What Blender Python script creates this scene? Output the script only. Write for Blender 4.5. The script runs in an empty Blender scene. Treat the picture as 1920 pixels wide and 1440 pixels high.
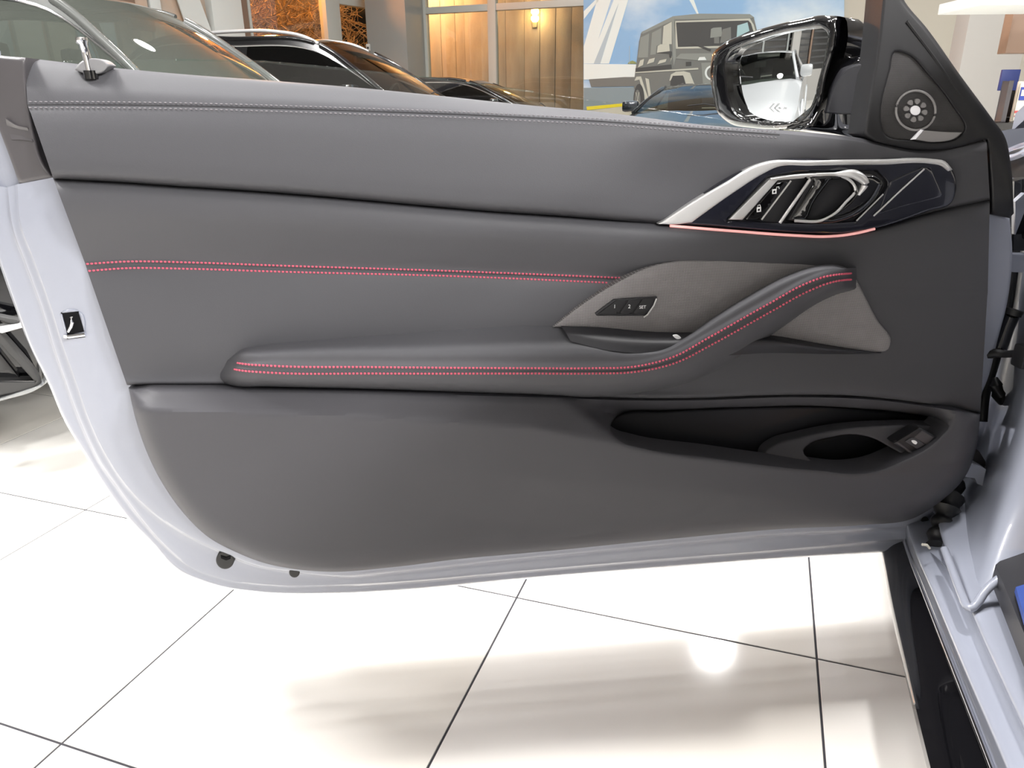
import bpy, bmesh, math, random
import numpy as np
from mathutils import Vector, Matrix, geometry, noise

random.seed(7)
SC = bpy.context.scene
COL = SC.collection

# ------------------------------------------------------------------ camera
CAM_H = 0.9804
FPX = 1362.0
UPC = Vector((-0.00880827, 0.9352423, 0.35389864)).normalized()
FWC = Vector((0, 0, -1)); FWC = (FWC - FWC.dot(UPC) * UPC).normalized()
RTC = FWC.cross(UPC)
ROT = Matrix((RTC, FWC, UPC))                       # camera axes -> world axes
CAMPOS = Vector((0, 0, CAM_H))
cd = bpy.data.cameras.new('camera'); cam = bpy.data.objects.new('camera', cd); COL.objects.link(cam)
cam.matrix_world = Matrix.Translation(CAMPOS) @ ROT.to_4x4()
cd.sensor_width = 36.0; cd.lens = FPX / 1920 * 36.0
cd.clip_start = 0.02; cd.clip_end = 200
SC.camera = cam
# ------------------------------------------------------------------ world: dim night sky
wd = bpy.data.worlds.new('night'); SC.world = wd; wd.use_nodes = True
wd.node_tree.nodes['Background'].inputs[0].default_value = (0.10, 0.075, 0.06, 1)
wd.node_tree.nodes['Background'].inputs[1].default_value = 0.10
# ------------------------------------------------------------------ exposure
SC.view_settings.view_transform = 'Standard'; SC.view_settings.look = 'None'
SC.view_settings.gamma = 1.0; SC.view_settings.use_curve_mapping = False
SC.view_settings.exposure = -0.56
LAMP_W = 82.0          # watts of each showroom ceiling lamp
CEIL_Z = 5.0
# tile axes of the showroom
TA = Vector((0.3217, 0.9468, 0)); TB = Vector((-0.9468, 0.3217, 0))
def ab(a, b, z=0.0): return TA * a + TB * b + Vector((0, 0, z))
LAMPS = [(-4.6, -4.6, 6.0), (-2.6, -5.0, 7.6), (-0.9, -5.1, 6.8), (-4.6, -6.4, 5.2), (-1.2, -6.7, 3.6), (-1.2, 4.6, 3.2), (0.3, 3.4, 6.4),  # wide unseen lamps, added to light the door and floor
         (1.45, 0.9, 0.6), (1.8, -0.4, 2.3), (1.55, 2.5, 0.9), (1.9, 4.6, 1.0), (2.2, -4.6, 1.0), (1.7, 6.8, 1.0), (4.3, 5.6, 1.0), (4.3, 3.2, 1.0), (4.3, 0.8, 1.2), (4.3, -2.0, 1.0),  # first three added overhead to light the door's upward faces and the floor
         (7.2, 5.0, 1.0), (7.2, 2.6, 1.0), (7.2, 0.0, 1.0), (10.2, 3.4, 1.0), (10.2, 0.8, 1.0), (10.2, -2.2, 1.0), (7.2, -3.0, 1.0)]
for i, (a, b, k) in enumerate(LAMPS):
    ld = bpy.data.lights.new('ceiling_lamp_light', 'AREA'); ld.shape = 'DISK'; ld.size = 0.34 if k < 2.4 else 1.1  # the strong ones are widened to soften their shadows
    ld.energy = LAMP_W * k; ld.color = (1.0, 0.98, 0.965)
    lo = bpy.data.objects.new('ceiling_lamp_light', ld); COL.objects.link(lo); lo.location = ab(a, b, CEIL_Z - 0.11)
ol = bpy.data.lights.new('street_lamp_light', 'POINT'); ol.energy = 850; ol.color = (1.0, 0.47, 0.19); ol.shadow_soft_size = 0.15

# ------------------------------------------------------------------ materials
MATS = {}
def mat(name, col, rough=0.5, metal=0.0, coat=0.0, spec=0.5, emit=None, estr=1.0, bump=None, var=None, sheen=0.0, croughness=0.03):
    m = bpy.data.materials.new(name); m.use_nodes = True
    nt = m.node_tree; b = nt.nodes['Principled BSDF']
    b.inputs['Base Color'].default_value = (*col, 1); b.inputs['Roughness'].default_value = rough
    b.inputs['Metallic'].default_value = metal; b.inputs['Coat Weight'].default_value = coat
    b.inputs['Coat Roughness'].default_value = croughness
    b.inputs['Specular IOR Level'].default_value = spec
    if sheen: b.inputs['Sheen Weight'].default_value = sheen
    if emit:
        b.inputs['Emission Color'].default_value = (*emit, 1); b.inputs['Emission Strength'].default_value = estr
    tc = nt.nodes.new('ShaderNodeTexCoord')
    if bump:                                   # (scale, strength, distance[, kind])
        if len(bump) > 3 and bump[3] == 'vor':
            t = nt.nodes.new('ShaderNodeTexVoronoi'); t.inputs['Scale'].default_value = bump[0]; o = t.outputs['Distance']
        else:
            t = nt.nodes.new('ShaderNodeTexNoise'); t.inputs['Scale'].default_value = bump[0]; t.inputs['Detail'].default_value = 3; o = t.outputs['Fac']
        nt.links.new(tc.outputs['Object'], t.inputs['Vector'])
        bp = nt.nodes.new('ShaderNodeBump'); bp.inputs['Strength'].default_value = bump[1]; bp.inputs['Distance'].default_value = bump[2]
        nt.links.new(o, bp.inputs['Height']); nt.links.new(bp.outputs['Normal'], b.inputs['Normal'])
    if var:                                    # (scale, second colour, lo, hi[, stretch])
        t = nt.nodes.new('ShaderNodeTexNoise'); t.inputs['Scale'].default_value = var[0]; t.inputs['Detail'].default_value = 5
        src = tc.outputs['Object']
        if len(var) > 4:
            mp = nt.nodes.new('ShaderNodeMapping'); mp.inputs['Scale'].default_value = var[4]
            nt.links.new(src, mp.inputs['Vector']); src = mp.outputs['Vector']
        nt.links.new(src, t.inputs['Vector'])
        r = nt.nodes.new('ShaderNodeValToRGB'); r.color_ramp.elements[0].position = var[2]; r.color_ramp.elements[1].position = var[3]
        r.color_ramp.elements[0].color = (*col, 1); r.color_ramp.elements[1].color = (*var[1], 1)
        nt.links.new(t.outputs['Fac'], r.inputs['Fac']); nt.links.new(r.outputs['Color'], b.inputs['Base Color'])
    MATS[name] = m
    return m
def glass(name, tint, rough=0.0, refl=(1, 1, 1), ior=1.5):
    m = bpy.data.materials.new(name); m.use_nodes = True; nt = m.node_tree
    nt.nodes.remove(nt.nodes['Principled BSDF']); out = nt.nodes['Material Output']
    tr = nt.nodes.new('ShaderNodeBsdfTransparent'); tr.inputs[0].default_value = (*tint, 1)
    gl = nt.nodes.new('ShaderNodeBsdfGlossy'); gl.inputs[0].default_value = (*refl, 1); gl.inputs['Roughness'].default_value = rough
    fr = nt.nodes.new('ShaderNodeFresnel')
    ge = nt.nodes.new('ShaderNodeNewGeometry'); mr = nt.nodes.new('ShaderNodeMapRange'); mr.inputs[3].default_value = ior; mr.inputs[4].default_value = 1 / ior
    nt.links.new(ge.outputs['Backfacing'], mr.inputs[0]); nt.links.new(mr.outputs[0], fr.inputs[0])
    mx = nt.nodes.new('ShaderNodeMixShader'); nt.links.new(fr.outputs[0], mx.inputs[0])
    nt.links.new(tr.outputs[0], mx.inputs[1]); nt.links.new(gl.outputs[0], mx.inputs[2]); nt.links.new(mx.outputs[0], out.inputs[0])
    MATS[name] = m; return m

mat('leather', (0.081, 0.081, 0.089), 0.52, spec=0.22, bump=(900, 0.10, 0.0006, 'vor'))
mat('plastic', (0.079, 0.078, 0.087), 0.48, spec=0.25, bump=(1200, 0.10, 0.0005, 'vor'))
mat('dark_plastic', (0.022, 0.022, 0.026), 0.45, bump=(1200, 0.08, 0.0004, 'vor'))
mat('seal', (0.075, 0.070, 0.075), 0.38)
mat('black_plastic', (0.013, 0.013, 0.015), 0.5)
mat('cap_grey', (0.22, 0.22, 0.23), 0.4)
mat('rubber', (0.012, 0.012, 0.013), 0.45)
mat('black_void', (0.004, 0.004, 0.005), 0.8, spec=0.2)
mat('gloss_black', (0.004, 0.004, 0.005), 0.06, coat=1.0)
mat('navy_gloss', (0.014, 0.015, 0.024), 0.16, coat=0.6)
mat('silver', (0.80, 0.80, 0.80), 0.33, metal=0.55)
mat('chrome', (0.85, 0.85, 0.87), 0.08, metal=1.0)
mat('paint', (0.31, 0.33, 0.395), 0.32, coat=1.0, croughness=0.04)
mat('paint_inner', (0.46, 0.48, 0.54), 0.35, coat=1.0, croughness=0.06)
mat('stitch_red', (0.62, 0.10, 0.16), 0.6)
mat('stitch_grey', (0.20, 0.19, 0.205), 0.6)
mat('strip_light', (0.9, 0.5, 0.48), 0.5, emit=(1.0, 0.43, 0.40), estr=0.70)
mat('icon_white', (0.75, 0.75, 0.75), 0.5, emit=(1, 1, 1), estr=0.22)
mat('tweeter_white', (0.9, 0.9, 0.92), 0.35, emit=(1, 0.97, 1), estr=0.35)
mat('tweeter_bar', (0.30, 0.29, 0.29), 0.35)
mat('car_black', (0.006, 0.006, 0.007), 0.2, coat=1.0, croughness=0.02)
mat('car_grey', (0.10, 0.105, 0.10), 0.25, coat=1.0, croughness=0.02)
mat('car_white', (0.30, 0.31, 0.315), 0.3, coat=1.0)
mat('car_blue', (0.018, 0.024, 0.032), 0.25, metal=0.4, coat=1.0, croughness=0.02)
mat('tire', (0.012, 0.012, 0.012), 0.8)
mat('rim', (0.35, 0.35, 0.36), 0.3, metal=1.0)
mat('cabin_dark', (0.02, 0.02, 0.022), 0.7)
mat('cabin_trim', (0.05, 0.05, 0.05), 0.6)
mat('lamp_lens', (0.5, 0.5, 0.52), 0.1, coat=1.0)
glass('car_glass', (0.34, 0.38, 0.34)); glass('dark_glass', (0.05, 0.05, 0.055)); glass('clear_glass', (0.90, 0.95, 0.93))
def hazy(name, tint, col, k):  # even grey mixed into the glass for the pale ceiling's reflection
    m = glass(name, tint); nt = m.node_tree; mx = next(n for n in nt.nodes if n.type == 'MIX_SHADER'); tr = next(n for n in nt.nodes if n.type == 'BSDF_TRANSPARENT')
    df = nt.nodes.new('ShaderNodeBsdfDiffuse'); df.inputs[0].default_value = (*col, 1); m2 = nt.nodes.new('ShaderNodeMixShader'); m2.inputs[0].default_value = k
    nt.links.new(tr.outputs[0], m2.inputs[1]); nt.links.new(df.outputs[0], m2.inputs[2]); nt.links.new(m2.outputs[0], mx.inputs[1])
hazy('ceiling_haze_glass', (0.45, 0.48, 0.44), (0.14, 0.155, 0.135), 0.4)
glass('pane_glass', (0.88, 0.92, 0.90))
mat('mirror_glass', (0.86, 0.88, 0.88), 0.01, metal=1.0)
mat('tile', (0.86, 0.84, 0.80), 0.09, spec=0.5, var=(0.9, (0.81, 0.78, 0.72), 0.42, 0.62))
mat('grout', (0.035, 0.034, 0.042), 0.8)
mat('wall_paint', (0.34, 0.33, 0.31), 0.7)
mat('wall_cream', (0.50, 0.48, 0.41), 0.7)
mat('wall_white', (0.62, 0.65, 0.63), 0.6)
mat('wall_peach', (0.55, 0.36, 0.24), 0.7, var=(1.5, (0.45, 0.40, 0.34), 0.4, 0.6))
mat('ceiling_paint', (0.22, 0.22, 0.22), 0.8)
mat('column_grey', (0.27, 0.29, 0.28), 0.5)
mat('mullion', (0.46, 0.49, 0.46), 0.45)
mat('post_brown', (0.20, 0.13, 0.09), 0.5)
mat('concrete', (0.50, 0.47, 0.43), 0.9, var=(3.0, (0.36, 0.32, 0.29), 0.35, 0.65, (1, 1, 0.25)), bump=(40, 0.3, 0.01))
mat('bark', (0.34, 0.26, 0.17), 0.9)
mat('ground_out', (0.06, 0.05, 0.04), 0.95)
mat('lamp_glow', (1, 1, 1), 0.5, emit=(1.0, 0.965, 0.92), estr=14)
mat('added_lamp_glow', (1, 1, 1), 0.5, emit=(1.0, 0.98, 0.965), estr=9)
mat('lamp_body', (0.6, 0.6, 0.6), 0.4)
mat('sodium_glow', (1, 0.8, 0.4), 0.5, emit=(1.0, 0.55, 0.16), estr=40)
mat('blind_dark', (0.035, 0.03, 0.03), 0.6)

# fabric: woven two-tone
def fabric(name, c1, c2, scale):
    m = mat(name, c1, 0.85); nt = m.node_tree; b = nt.nodes['Principled BSDF']
    tc = nt.nodes.new('ShaderNodeTexCoord'); outs = []
    for ax in ('X', 'Y'):
        w = nt.nodes.new('ShaderNodeTexWave'); w.wave_type = 'BANDS'; w.bands_direction = ax; w.inputs['Scale'].default_value = scale
        w.inputs['Distortion'].default_value = 0.4
        nt.links.new(tc.outputs['Object'], w.inputs['Vector']); outs.append(w.outputs['Fac'])
    mu = nt.nodes.new('ShaderNodeMath'); mu.operation = 'MULTIPLY'
    nt.links.new(outs[0], mu.inputs[0]); nt.links.new(outs[1], mu.inputs[1])
    n = nt.nodes.new('ShaderNodeTexNoise'); n.inputs['Scale'].default_value = 60; n.inputs['Detail'].default_value = 6
    nt.links.new(tc.outputs['Object'], n.inputs['Vector'])
    ad = nt.nodes.new('ShaderNodeMath'); ad.operation = 'MULTIPLY_ADD'; ad.inputs[1].default_value = 0.22
    nt.links.new(n.outputs['Fac'], ad.inputs[0]); nt.links.new(mu.outputs[0], ad.inputs[2])
    r = nt.nodes.new('ShaderNodeValToRGB'); r.color_ramp.elements[0].color = (*c1, 1); r.color_ramp.elements[1].color = (*c2, 1)
    r.color_ramp.elements[0].position = 0.1; r.color_ramp.elements[1].position = 0.95
    nt.links.new(ad.outputs[0], r.inputs['Fac']); nt.links.new(r.outputs['Color'], b.inputs['Base Color'])
    bp = nt.nodes.new('ShaderNodeBump'); bp.inputs['Strength'].default_value = 0.5; bp.inputs['Distance'].default_value = 0.0006
    nt.links.new(mu.outputs[0], bp.inputs['Height']); nt.links.new(bp.outputs['Normal'], b.inputs['Normal'])
fabric('fabric', (0.165, 0.158, 0.160), (0.385, 0.370, 0.372), 150)
fabric('grille', (0.03, 0.029, 0.03), (0.13, 0.125, 0.125), 260)

# printed sky of the wall poster: blue with soft white clouds
m = mat('print_sky', (0.25, 0.45, 0.70), 0.6, var=(0.55, (0.72, 0.82, 0.85), 0.40, 0.62, (1, 1, 1.6)))
for nme, c in dict(print_white=(0.72, 0.81, 0.80), print_shade=(0.42, 0.52, 0.58), print_water=(0.22, 0.29, 0.32), print_quay=(0.52, 0.52, 0.44),
                   print_yellow=(0.75, 0.66, 0.02), print_car=(0.16, 0.175, 0.165), print_car_light=(0.50, 0.53, 0.46), print_car_dark=(0.055, 0.06, 0.06),
                   print_car_window=(0.24, 0.27, 0.25), print_sky_patch=(0.35, 0.55, 0.58), print_ship=(0.16, 0.17, 0.16), print_green=(0.25, 0.30, 0.12)).items():
    mat(nme, c, 0.6)
for nme, c in dict(blue=(0.02, 0.035, 0.16), blue_label=(0.03, 0.06, 0.35), red_label=(0.5, 0.08, 0.08), paper=(0.66, 0.63, 0.54), tread_blue=(0.03, 0.07, 0.30)).items():
    mat(nme, c, 0.5)

# ------------------------------------------------------------------ helpers
INV = {}
def empty(name, loc, rot=None, label=None, cat=None, group=None):
    o = bpy.data.objects.new(name, None); COL.objects.link(o); o.empty_display_size = 0.1
    M = Matrix.Translation(Vector(loc))
    if rot is not None: M = M @ rot.to_4x4()
    o.matrix_world = M; INV[o.name] = M.inverted()
    tag(o, label, cat, group); return o
def tag(o, label=None, cat=None, group=None, kind=None):
    if label: o['label'] = label
    if cat: o['category'] = cat
    if group: o['group'] = group
    if kind: o['kind'] = kind
    return o
def link(name, me, m, parent, angle=35, flat=False, top_origin=None):
    bm = bmesh.new(); bm.from_mesh(me)
    bmesh.ops.remove_doubles(bm, verts=bm.verts, dist=1e-6)
    bmesh.ops.recalc_face_normals(bm, faces=bm.faces)
    ca = math.cos(math.radians(angle))
    for f in bm.faces: f.smooth = not flat
    for e in bm.edges:
        if len(e.link_faces) == 2 and e.link_faces[0].normal.dot(e.link_faces[1].normal) < ca: e.smooth = False
    bm.to_mesh(me); bm.free()
    o = bpy.data.objects.new(name, me); COL.objects.link(o)
    me.materials.append(MATS[m] if isinstance(m, str) else m)
    if parent is not None:
        Mi = INV[parent.name]; me.transform(Mi); o.parent = parent; INV[o.name] = Mi
    else:
        vs = [v.co for v in me.vertices]
        c = Vector((sum(v.x for v in vs) / len(vs), sum(v.y for v in vs) / len(vs), min(v.z for v in vs)))
        me.transform(Matrix.Translation(-c)); o.location = c; INV[o.name] = Matrix.Translation(-c)
    return o
def obj(name, verts, faces, m, parent=None, angle=35, flat=False):
    me = bpy.data.meshes.new(name); me.from_pydata([tuple(v) for v in verts], [], faces); me.update()
    return link(name, me, m, parent, angle, flat)

def catmull(pts, n, closed=False):
    """resample a list of tuples with a Catmull-Rom curve at n points, even in chord length"""
    p = np.array(pts, float); k = len(p)
    if k == 2: return p[0] + (p[1] - p[0]) * np.linspace(0, 1, n)[:, None]
    if closed: q = np.vstack([p[-1], p, p[0], p[1]]); segs = k
    else: q = np.vstack([2 * p[0] - p[1], p, 2 * p[-1] - p[-2]]); segs = k - 1
    out = []
    for i in range(segs):
        p0, p1, p2, p3 = q[i], q[i + 1], q[i + 2], q[i + 3]
        d1 = np.linalg.norm(p2[:2] - p1[:2]) + 1e-9; d0 = np.linalg.norm(p1[:2] - p0[:2]) + 1e-9; d2 = np.linalg.norm(p3[:2] - p2[:2]) + 1e-9
        m1 = ((p1 - p0) / d0 * d1 + (p2 - p1) / d1 * d0) / (d0 + d1) * d1
        m2 = ((p2 - p1) / d1 * d2 + (p3 - p2) / d2 * d1) / (d1 + d2) * d1
        for t in np.linspace(0, 1, 24, endpoint=False):
            t2, t3 = t * t, t * t * t
            out.append((2 * t3 - 3 * t2 + 1) * p1 + (t3 - 2 * t2 + t) * m1 + (-2 * t3 + 3 * t2) * p2 + (t3 - t2) * m2)
    out.append(p[0] if closed else p[-1]); out = np.array(out)
    s = np.concatenate([[0], np.cumsum(np.linalg.norm(np.diff(out[:, :2], axis=0), axis=1) + 1e-9)])
    t = np.linspace(0, s[-1], n, endpoint=not closed)
    return np.stack([np.interp(t, s, out[:, c]) for c in range(out.shape[1])], 1)
def outline(pts, step=8.0):
    """closed outline; points with a third value are sharp corners"""
    P2 = [(p[0], p[1]) for p in pts]; sh = [i for i, p in enumerate(pts) if len(p) > 2]
    def ln(q): return sum(math.dist(q[i], q[i + 1]) for i in range(len(q) - 1))
    if not sh: return catmull(P2, max(12, int(ln(P2 + P2[:1]) / step)), closed=True)
    res = []
    for a, i in enumerate(sh):
        j = sh[(a + 1) % len(sh)]
        idx = [i]; k = i
        while True:
            k = (k + 1) % len(pts); idx.append(k)
            if k == j: break
        q = [P2[t] for t in idx]
        res.append(catmull(q, max(2, int(ln(q) / step) + 1))[:-1])
    return np.vstack(res)
def inside(P, poly):
    x, y = P[:, 0], P[:, 1]; r = np.zeros(len(P), bool); n = len(poly)
    for i in range(n):
        x1, y1 = poly[i]; x2, y2 = poly[(i + 1) % n]
        if y1 == y2: continue
        c = (y1 > y) != (y2 > y)
        r ^= c & (x < (x2 - x1) * (y - y1) / (y2 - y1) + x1)
    return r
def dist(P, poly):
    d = np.full(len(P), 1e9); n = len(poly)
    for i in range(n):
        a = poly[i]; b = poly[(i + 1) % n]; ab_ = b - a; L = ab_ @ ab_ + 1e-12
        t = np.clip(((P - a) @ ab_) / L, 0, 1)
        q = P - a - t[:, None] * ab_
        d = np.minimum(d, np.hypot(q[:, 0], q[:, 1]))
    return d

# rays of the photograph's camera
def ray(x, y): return ROT @ Vector((x - 960.0, 720.0 - y, -FPX))
def onZ(x, y, z): r = ray(x, y); return CAMPOS + r * ((z - CAM_H) / r.z)
def onY(x, y, Y): r = ray(x, y); return CAMPOS + r * (Y / r.y)
def onPlane(x, y, p, n): r = ray(x, y); return CAMPOS + r * ((p - CAMPOS).dot(n) / r.dot(n))
# door frame: U along the door, Z up, W out of the trim towards the seat
TH = math.radians(6.0)
DU = Vector((math.cos(TH), math.sin(TH), 0)); DW = Vector((math.sin(TH), -math.cos(TH), 0)); DO = Vector((0, 1.02, 0))
def P(x, y, w=0.0): return onPlane(x, y, DO + DW * w, DW)

def plate(name, pts, w, m, parent, r=6, drop=0.004, back=0.02, holes=(), step=12, mapf=P, axis=None, hr=None, hdrop=None, angle=40, ostep=None):
    """a pillowed slab: outline in photo pixels on the mapped plane, surface depth w (number or function), rounded rim, side walls of depth `back`"""
    axis = axis or DW
    ostep = ostep or min(step, 7)
    O = outline(pts, ostep); HS = [outline(h, ostep) for h in holes]
    hr = r if hr is None else hr; hdrop = drop if hdrop is None else hdrop
    pts2 = [O] + HS; cons = []; n0 = 0
    for q in pts2:
        k = len(q); cons += [(n0 + i, n0 + (i + 1) % k) for i in range(k)]; n0 += k
    A = [np.vstack(pts2)]
    def ring(poly, d, sgn):
        t = np.roll(poly, -1, 0) - np.roll(poly, 1, 0); nn = np.stack([-t[:, 1], t[:, 0]], 1); nn /= np.linalg.norm(nn, axis=1)[:, None] + 1e-9
        ar = np.sum(poly[:, 0] * np.roll(poly[:, 1], -1) - np.roll(poly[:, 0], -1) * poly[:, 1])
        return poly + nn * d * (1 if ar > 0 else -1) * sgn
    for fr in (0.08, 0.25, 0.5, 0.75, 1.0):
        c = ring(O, r * fr, 1); c = c[inside(c, O)]; c = c[dist(c, O) > r * fr * 0.93]
        for h in HS: c = c[~inside(c, h)] if len(c) else c
        for h in HS: c = c[dist(c, h) > hr * 0.5] if len(c) else c
        A.append(c)
    for h in HS:
        for fr in (0.08, 0.25, 0.5, 0.75, 1.0):
            c = ring(h, hr * fr, -1); c = c[~inside(c, h)]; c = c[inside(c, O)]; c = c[dist(c, h) > hr * fr * 0.93]
            c = c[dist(c, O) > r * 0.5] if len(c) else c
            A.append(c)
    gx, gy = np.meshgrid(np.arange(O[:, 0].min(), O[:, 0].max(), step), np.arange(O[:, 1].min(), O[:, 1].max(), step))
    g = np.stack([gx.ravel(), gy.ravel()], 1); g = g[inside(g, O)]
    if len(g): g = g[dist(g, O) > r + step * 0.3]
    for h in HS:
        if len(g): g = g[~inside(g, h)]
        if len(g): g = g[dist(g, h) > hr + step * 0.3]
    A.append(g); A = np.vstack([q for q in A if len(q)])
    vs, es, fs, _, _, _ = geometry.delaunay_2d_cdt([Vector(v) for v in A], cons, [], 0, 1e-5)
    V2 = np.array([tuple(v) for v in vs]); F = [tuple(f) for f in fs]
    cen = np.array([V2[list(f)].mean(0) for f in F]); ok = inside(cen, O)
    for h in HS: ok &= ~inside(cen, h)
    F = [f for f, k in zip(F, ok) if k]
    W = w(V2[:, 0], V2[:, 1]) if callable(w) else np.full(len(V2), float(w))
    def rim(d, r_, dr):
        t = np.clip(1 - d / max(r_, 1e-6), 0, 1); return dr * (1 - np.sqrt(np.maximum(0, 1 - t * t)))
    W = W - rim(dist(V2, O), r, drop)
    for h in HS: W = W - rim(dist(V2, h), hr, hdrop)
    VV = [mapf(x, y, ww) for (x, y), ww in zip(V2, W)]
    # side walls
    cnt = {}
    for f in F:
        for i in range(3):
            e = (f[i], f[(i + 1) % 3]); k = tuple(sorted(e)); cnt.setdefault(k, []).append(e)
    bd = [v[0] for v in cnt.values() if len(v) == 1]; mp = {}
    faces = list(F)
    if back:
        for a, b in bd:
            for i in (a, b):
                if i not in mp: mp[i] = len(VV); VV.append(VV[i] - axis * back)
            faces.append((b, a, mp[a], mp[b]))
    used = sorted({i for f in faces for i in f}); re = {i: k for k, i in enumerate(used)}
    return obj(name, [VV[i] for i in used], [tuple(re[i] for i in f) for f in faces], m, parent, angle)

def grid_faces(nu, nv, closed=False):
    f = []
    for j in range(nv - 1):
        for i in range(nu - 1 + (1 if closed else 0)):
            a = j * nu + i; b = j * nu + (i + 1) % nu; f.append((a, b, b + nu, a + nu))
    return f
def loft(name, rails, m, parent, nu=120, sub=6, mapf=P, back=0.03, axis=None, angle=50, smooth=True, ends=True):
    """surface through rails (lists of photo x, y, depth)"""
    R = np.array([catmull(r, nu) for r in rails])              # k, nu, 3
    if smooth and len(R) > 2:
        k = len(R); S = []
        q = np.concatenate([[2 * R[0] - R[1]], R, [2 * R[-1] - R[-2]]])
        for i in range(k - 1):
            for t in np.linspace(0, 1, sub, endpoint=False):
                p0, p1, p2, p3 = q[i:i + 4]; t2, t3 = t * t, t ** 3
                S.append(0.5 * (2 * p1 + (p2 - p0) * t + (2 * p0 - 5 * p1 + 4 * p2 - p3) * t2 + (3 * p1 - p0 - 3 * p2 + p3) * t3))
        S.append(R[-1]); S = np.array(S)
    else:
        S = R
    nv = len(S); V = [mapf(*S[j, i]) for j in range(nv) for i in range(nu)]
    F = grid_faces(nu, nv)
    if back:
        ax = axis or DW
        loop = [i for i in range(nu)] + [j * nu + nu - 1 for j in range(1, nv)] + [(nv - 1) * nu + i for i in range(nu - 2, -1, -1)] + [j * nu for j in range(nv - 2, 0, -1)]
        b0 = len(V); V += [V[i] - ax * back for i in loop]; L = len(loop)
        F += [(loop[(i + 1) % L], loop[i], b0 + i, b0 + (i + 1) % L) for i in range(L)]
    return obj(name, V, F, m, parent, angle)
def tube(name, path, rad, m, parent, n=8, caps=True):
    path = [Vector(p) for p in path]; V = []; F = []; k = len(path)
    up = Vector((0, 0, 1))
    for i, p in enumerate(path):
        t = (path[min(i + 1, k - 1)] - path[max(i - 1, 0)]).normalized()
        s = t.cross(up); s = s.normalized() if s.length > 1e-4 else t.cross(Vector((1, 0, 0))).normalized(); u = s.cross(t)
        rr = rad[i] if isinstance(rad, (list, tuple)) else rad
        for j in range(n):
            a = 2 * math.pi * j / n; V.append(p + (s * math.cos(a) + u * math.sin(a)) * rr)
    for i in range(k - 1):
        for j in range(n): F.append((i * n + j, i * n + (j + 1) % n, (i + 1) * n + (j + 1) % n, (i + 1) * n + j))
    if caps: F += [tuple(range(n))[::-1], tuple((k - 1) * n + j for j in range(n))]
    return obj(name, V, F, m, parent, 50)
def stitches(name, path, m, parent, L=0.0042, gap=0.0016, rad=0.0011, nrm=None):
    nrm = nrm or DW
    p = [Vector(q) for q in path]; s = [0]
    for i in range(1, len(p)): s.append(s[-1] + (p[i] - p[i - 1]).length)
    def at(t):
        i = min(max(np.searchsorted(s, t) - 1, 0), len(p) - 2); k = (t - s[i]) / max(s[i + 1] - s[i], 1e-9); return p[i].lerp(p[i + 1], k)
    V = []; F = []; t = 0.001
    while t + L < s[-1]:
        a, b = at(t), at(t + L); d = (b - a).normalized(); x = d.cross(nrm).normalized(); y = x.cross(d); k = len(V)
        V.append(a - y * rad)
        for q in (0.2, 0.8):
            c = a.lerp(b, q)
            for ang in range(4):
                an = ang * math.pi / 2; V.append(c + x * rad * math.cos(an) + y * rad * (math.sin(an)))
        V.append(b - y * rad)
        for i in range(4):
            j = (i + 1) % 4
            F += [(k, k + 1 + i, k + 1 + j), (k + 1 + i, k + 5 + i, k + 5 + j, k + 1 + j), (k + 9, k + 5 + j, k + 5 + i)]
        t += L + gap
    return tag(obj(name, V, F, m, parent, 80), kind='stuff')
def prism(name, pts, off, m, parent, angle=30):
    """closed 3D polygon extruded by a vector"""
    off = Vector(off); n = len(pts); V = [Vector(p) for p in pts] + [Vector(p) + off for p in pts]
    F = [tuple(range(n)), tuple(range(2 * n - 1, n - 1, -1))] + [(i, (i + 1) % n, n + (i + 1) % n, n + i) for i in range(n)]
    return obj(name, V, F, m, parent, angle)
def box(name, c, ax, half, m, parent, bev=0.0):
    """box with centre c, three axes ax, half sizes"""
    c = Vector(c); bm = bmesh.new(); bmesh.ops.create_cube(bm, size=2)
    for v in bm.verts: v.co = Vector((v.co.x * half[0], v.co.y * half[1], v.co.z * half[2]))
    if bev: bmesh.ops.bevel(bm, geom=bm.edges[:], offset=bev, segments=2, affect='EDGES', profile=0.6)
    for v in bm.verts: v.co = c + ax[0] * v.co.x + ax[1] * v.co.y + ax[2] * v.co.z
    me = bpy.data.meshes.new(name); bm.to_mesh(me); bm.free()
    return link(name, me, m, parent, 30)
def revolve(name, c, axis, prof, m, parent, n=24, xd=None):
    """lathe: profile of (radius, height along axis)"""
    axis = Vector(axis).normalized(); s = axis.cross(Vector((0, 0, 1)));
    s = s.normalized() if s.length > 1e-3 else Vector((1, 0, 0)); u = axis.cross(s); c = Vector(c); V = []; F = []
    for r_, h in prof:
        for j in range(n): a = 2 * math.pi * j / n; V.append(c + axis * h + (s * math.cos(a) + u * math.sin(a)) * max(r_, 1e-5))
    for i in range(len(prof) - 1):
        for j in range(n): F.append((i * n + j, i * n + (j + 1) % n, (i + 1) * n + (j + 1) % n, (i + 1) * n + j))
    F.append(tuple(range(n))); F.append(tuple((len(prof) - 1) * n + j for j in range(n)))
    return obj(name, V, F, m, parent, 35)
def text(name, s, size, M, m, parent, ext=0.0002):
    c = bpy.data.curves.new(name, 'FONT'); c.body = s; c.size = size; c.align_x = 'CENTER'; c.align_y = 'CENTER'; c.extrude = ext
    o = bpy.data.objects.new(name, c); COL.objects.link(o)
    bpy.context.view_layer.update()
    me = bpy.data.meshes.new_from_object(o.evaluated_get(bpy.context.evaluated_depsgraph_get()))
    bpy.data.objects.remove(o); bpy.data.curves.remove(c)
    me.transform(M); me.name = name
    return link(name, me, m, parent, 30, flat=True)
def sstep(a, b, x): t = np.clip((x - a) / (b - a), 0, 1); return t * t * (3 - 2 * t)
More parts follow.
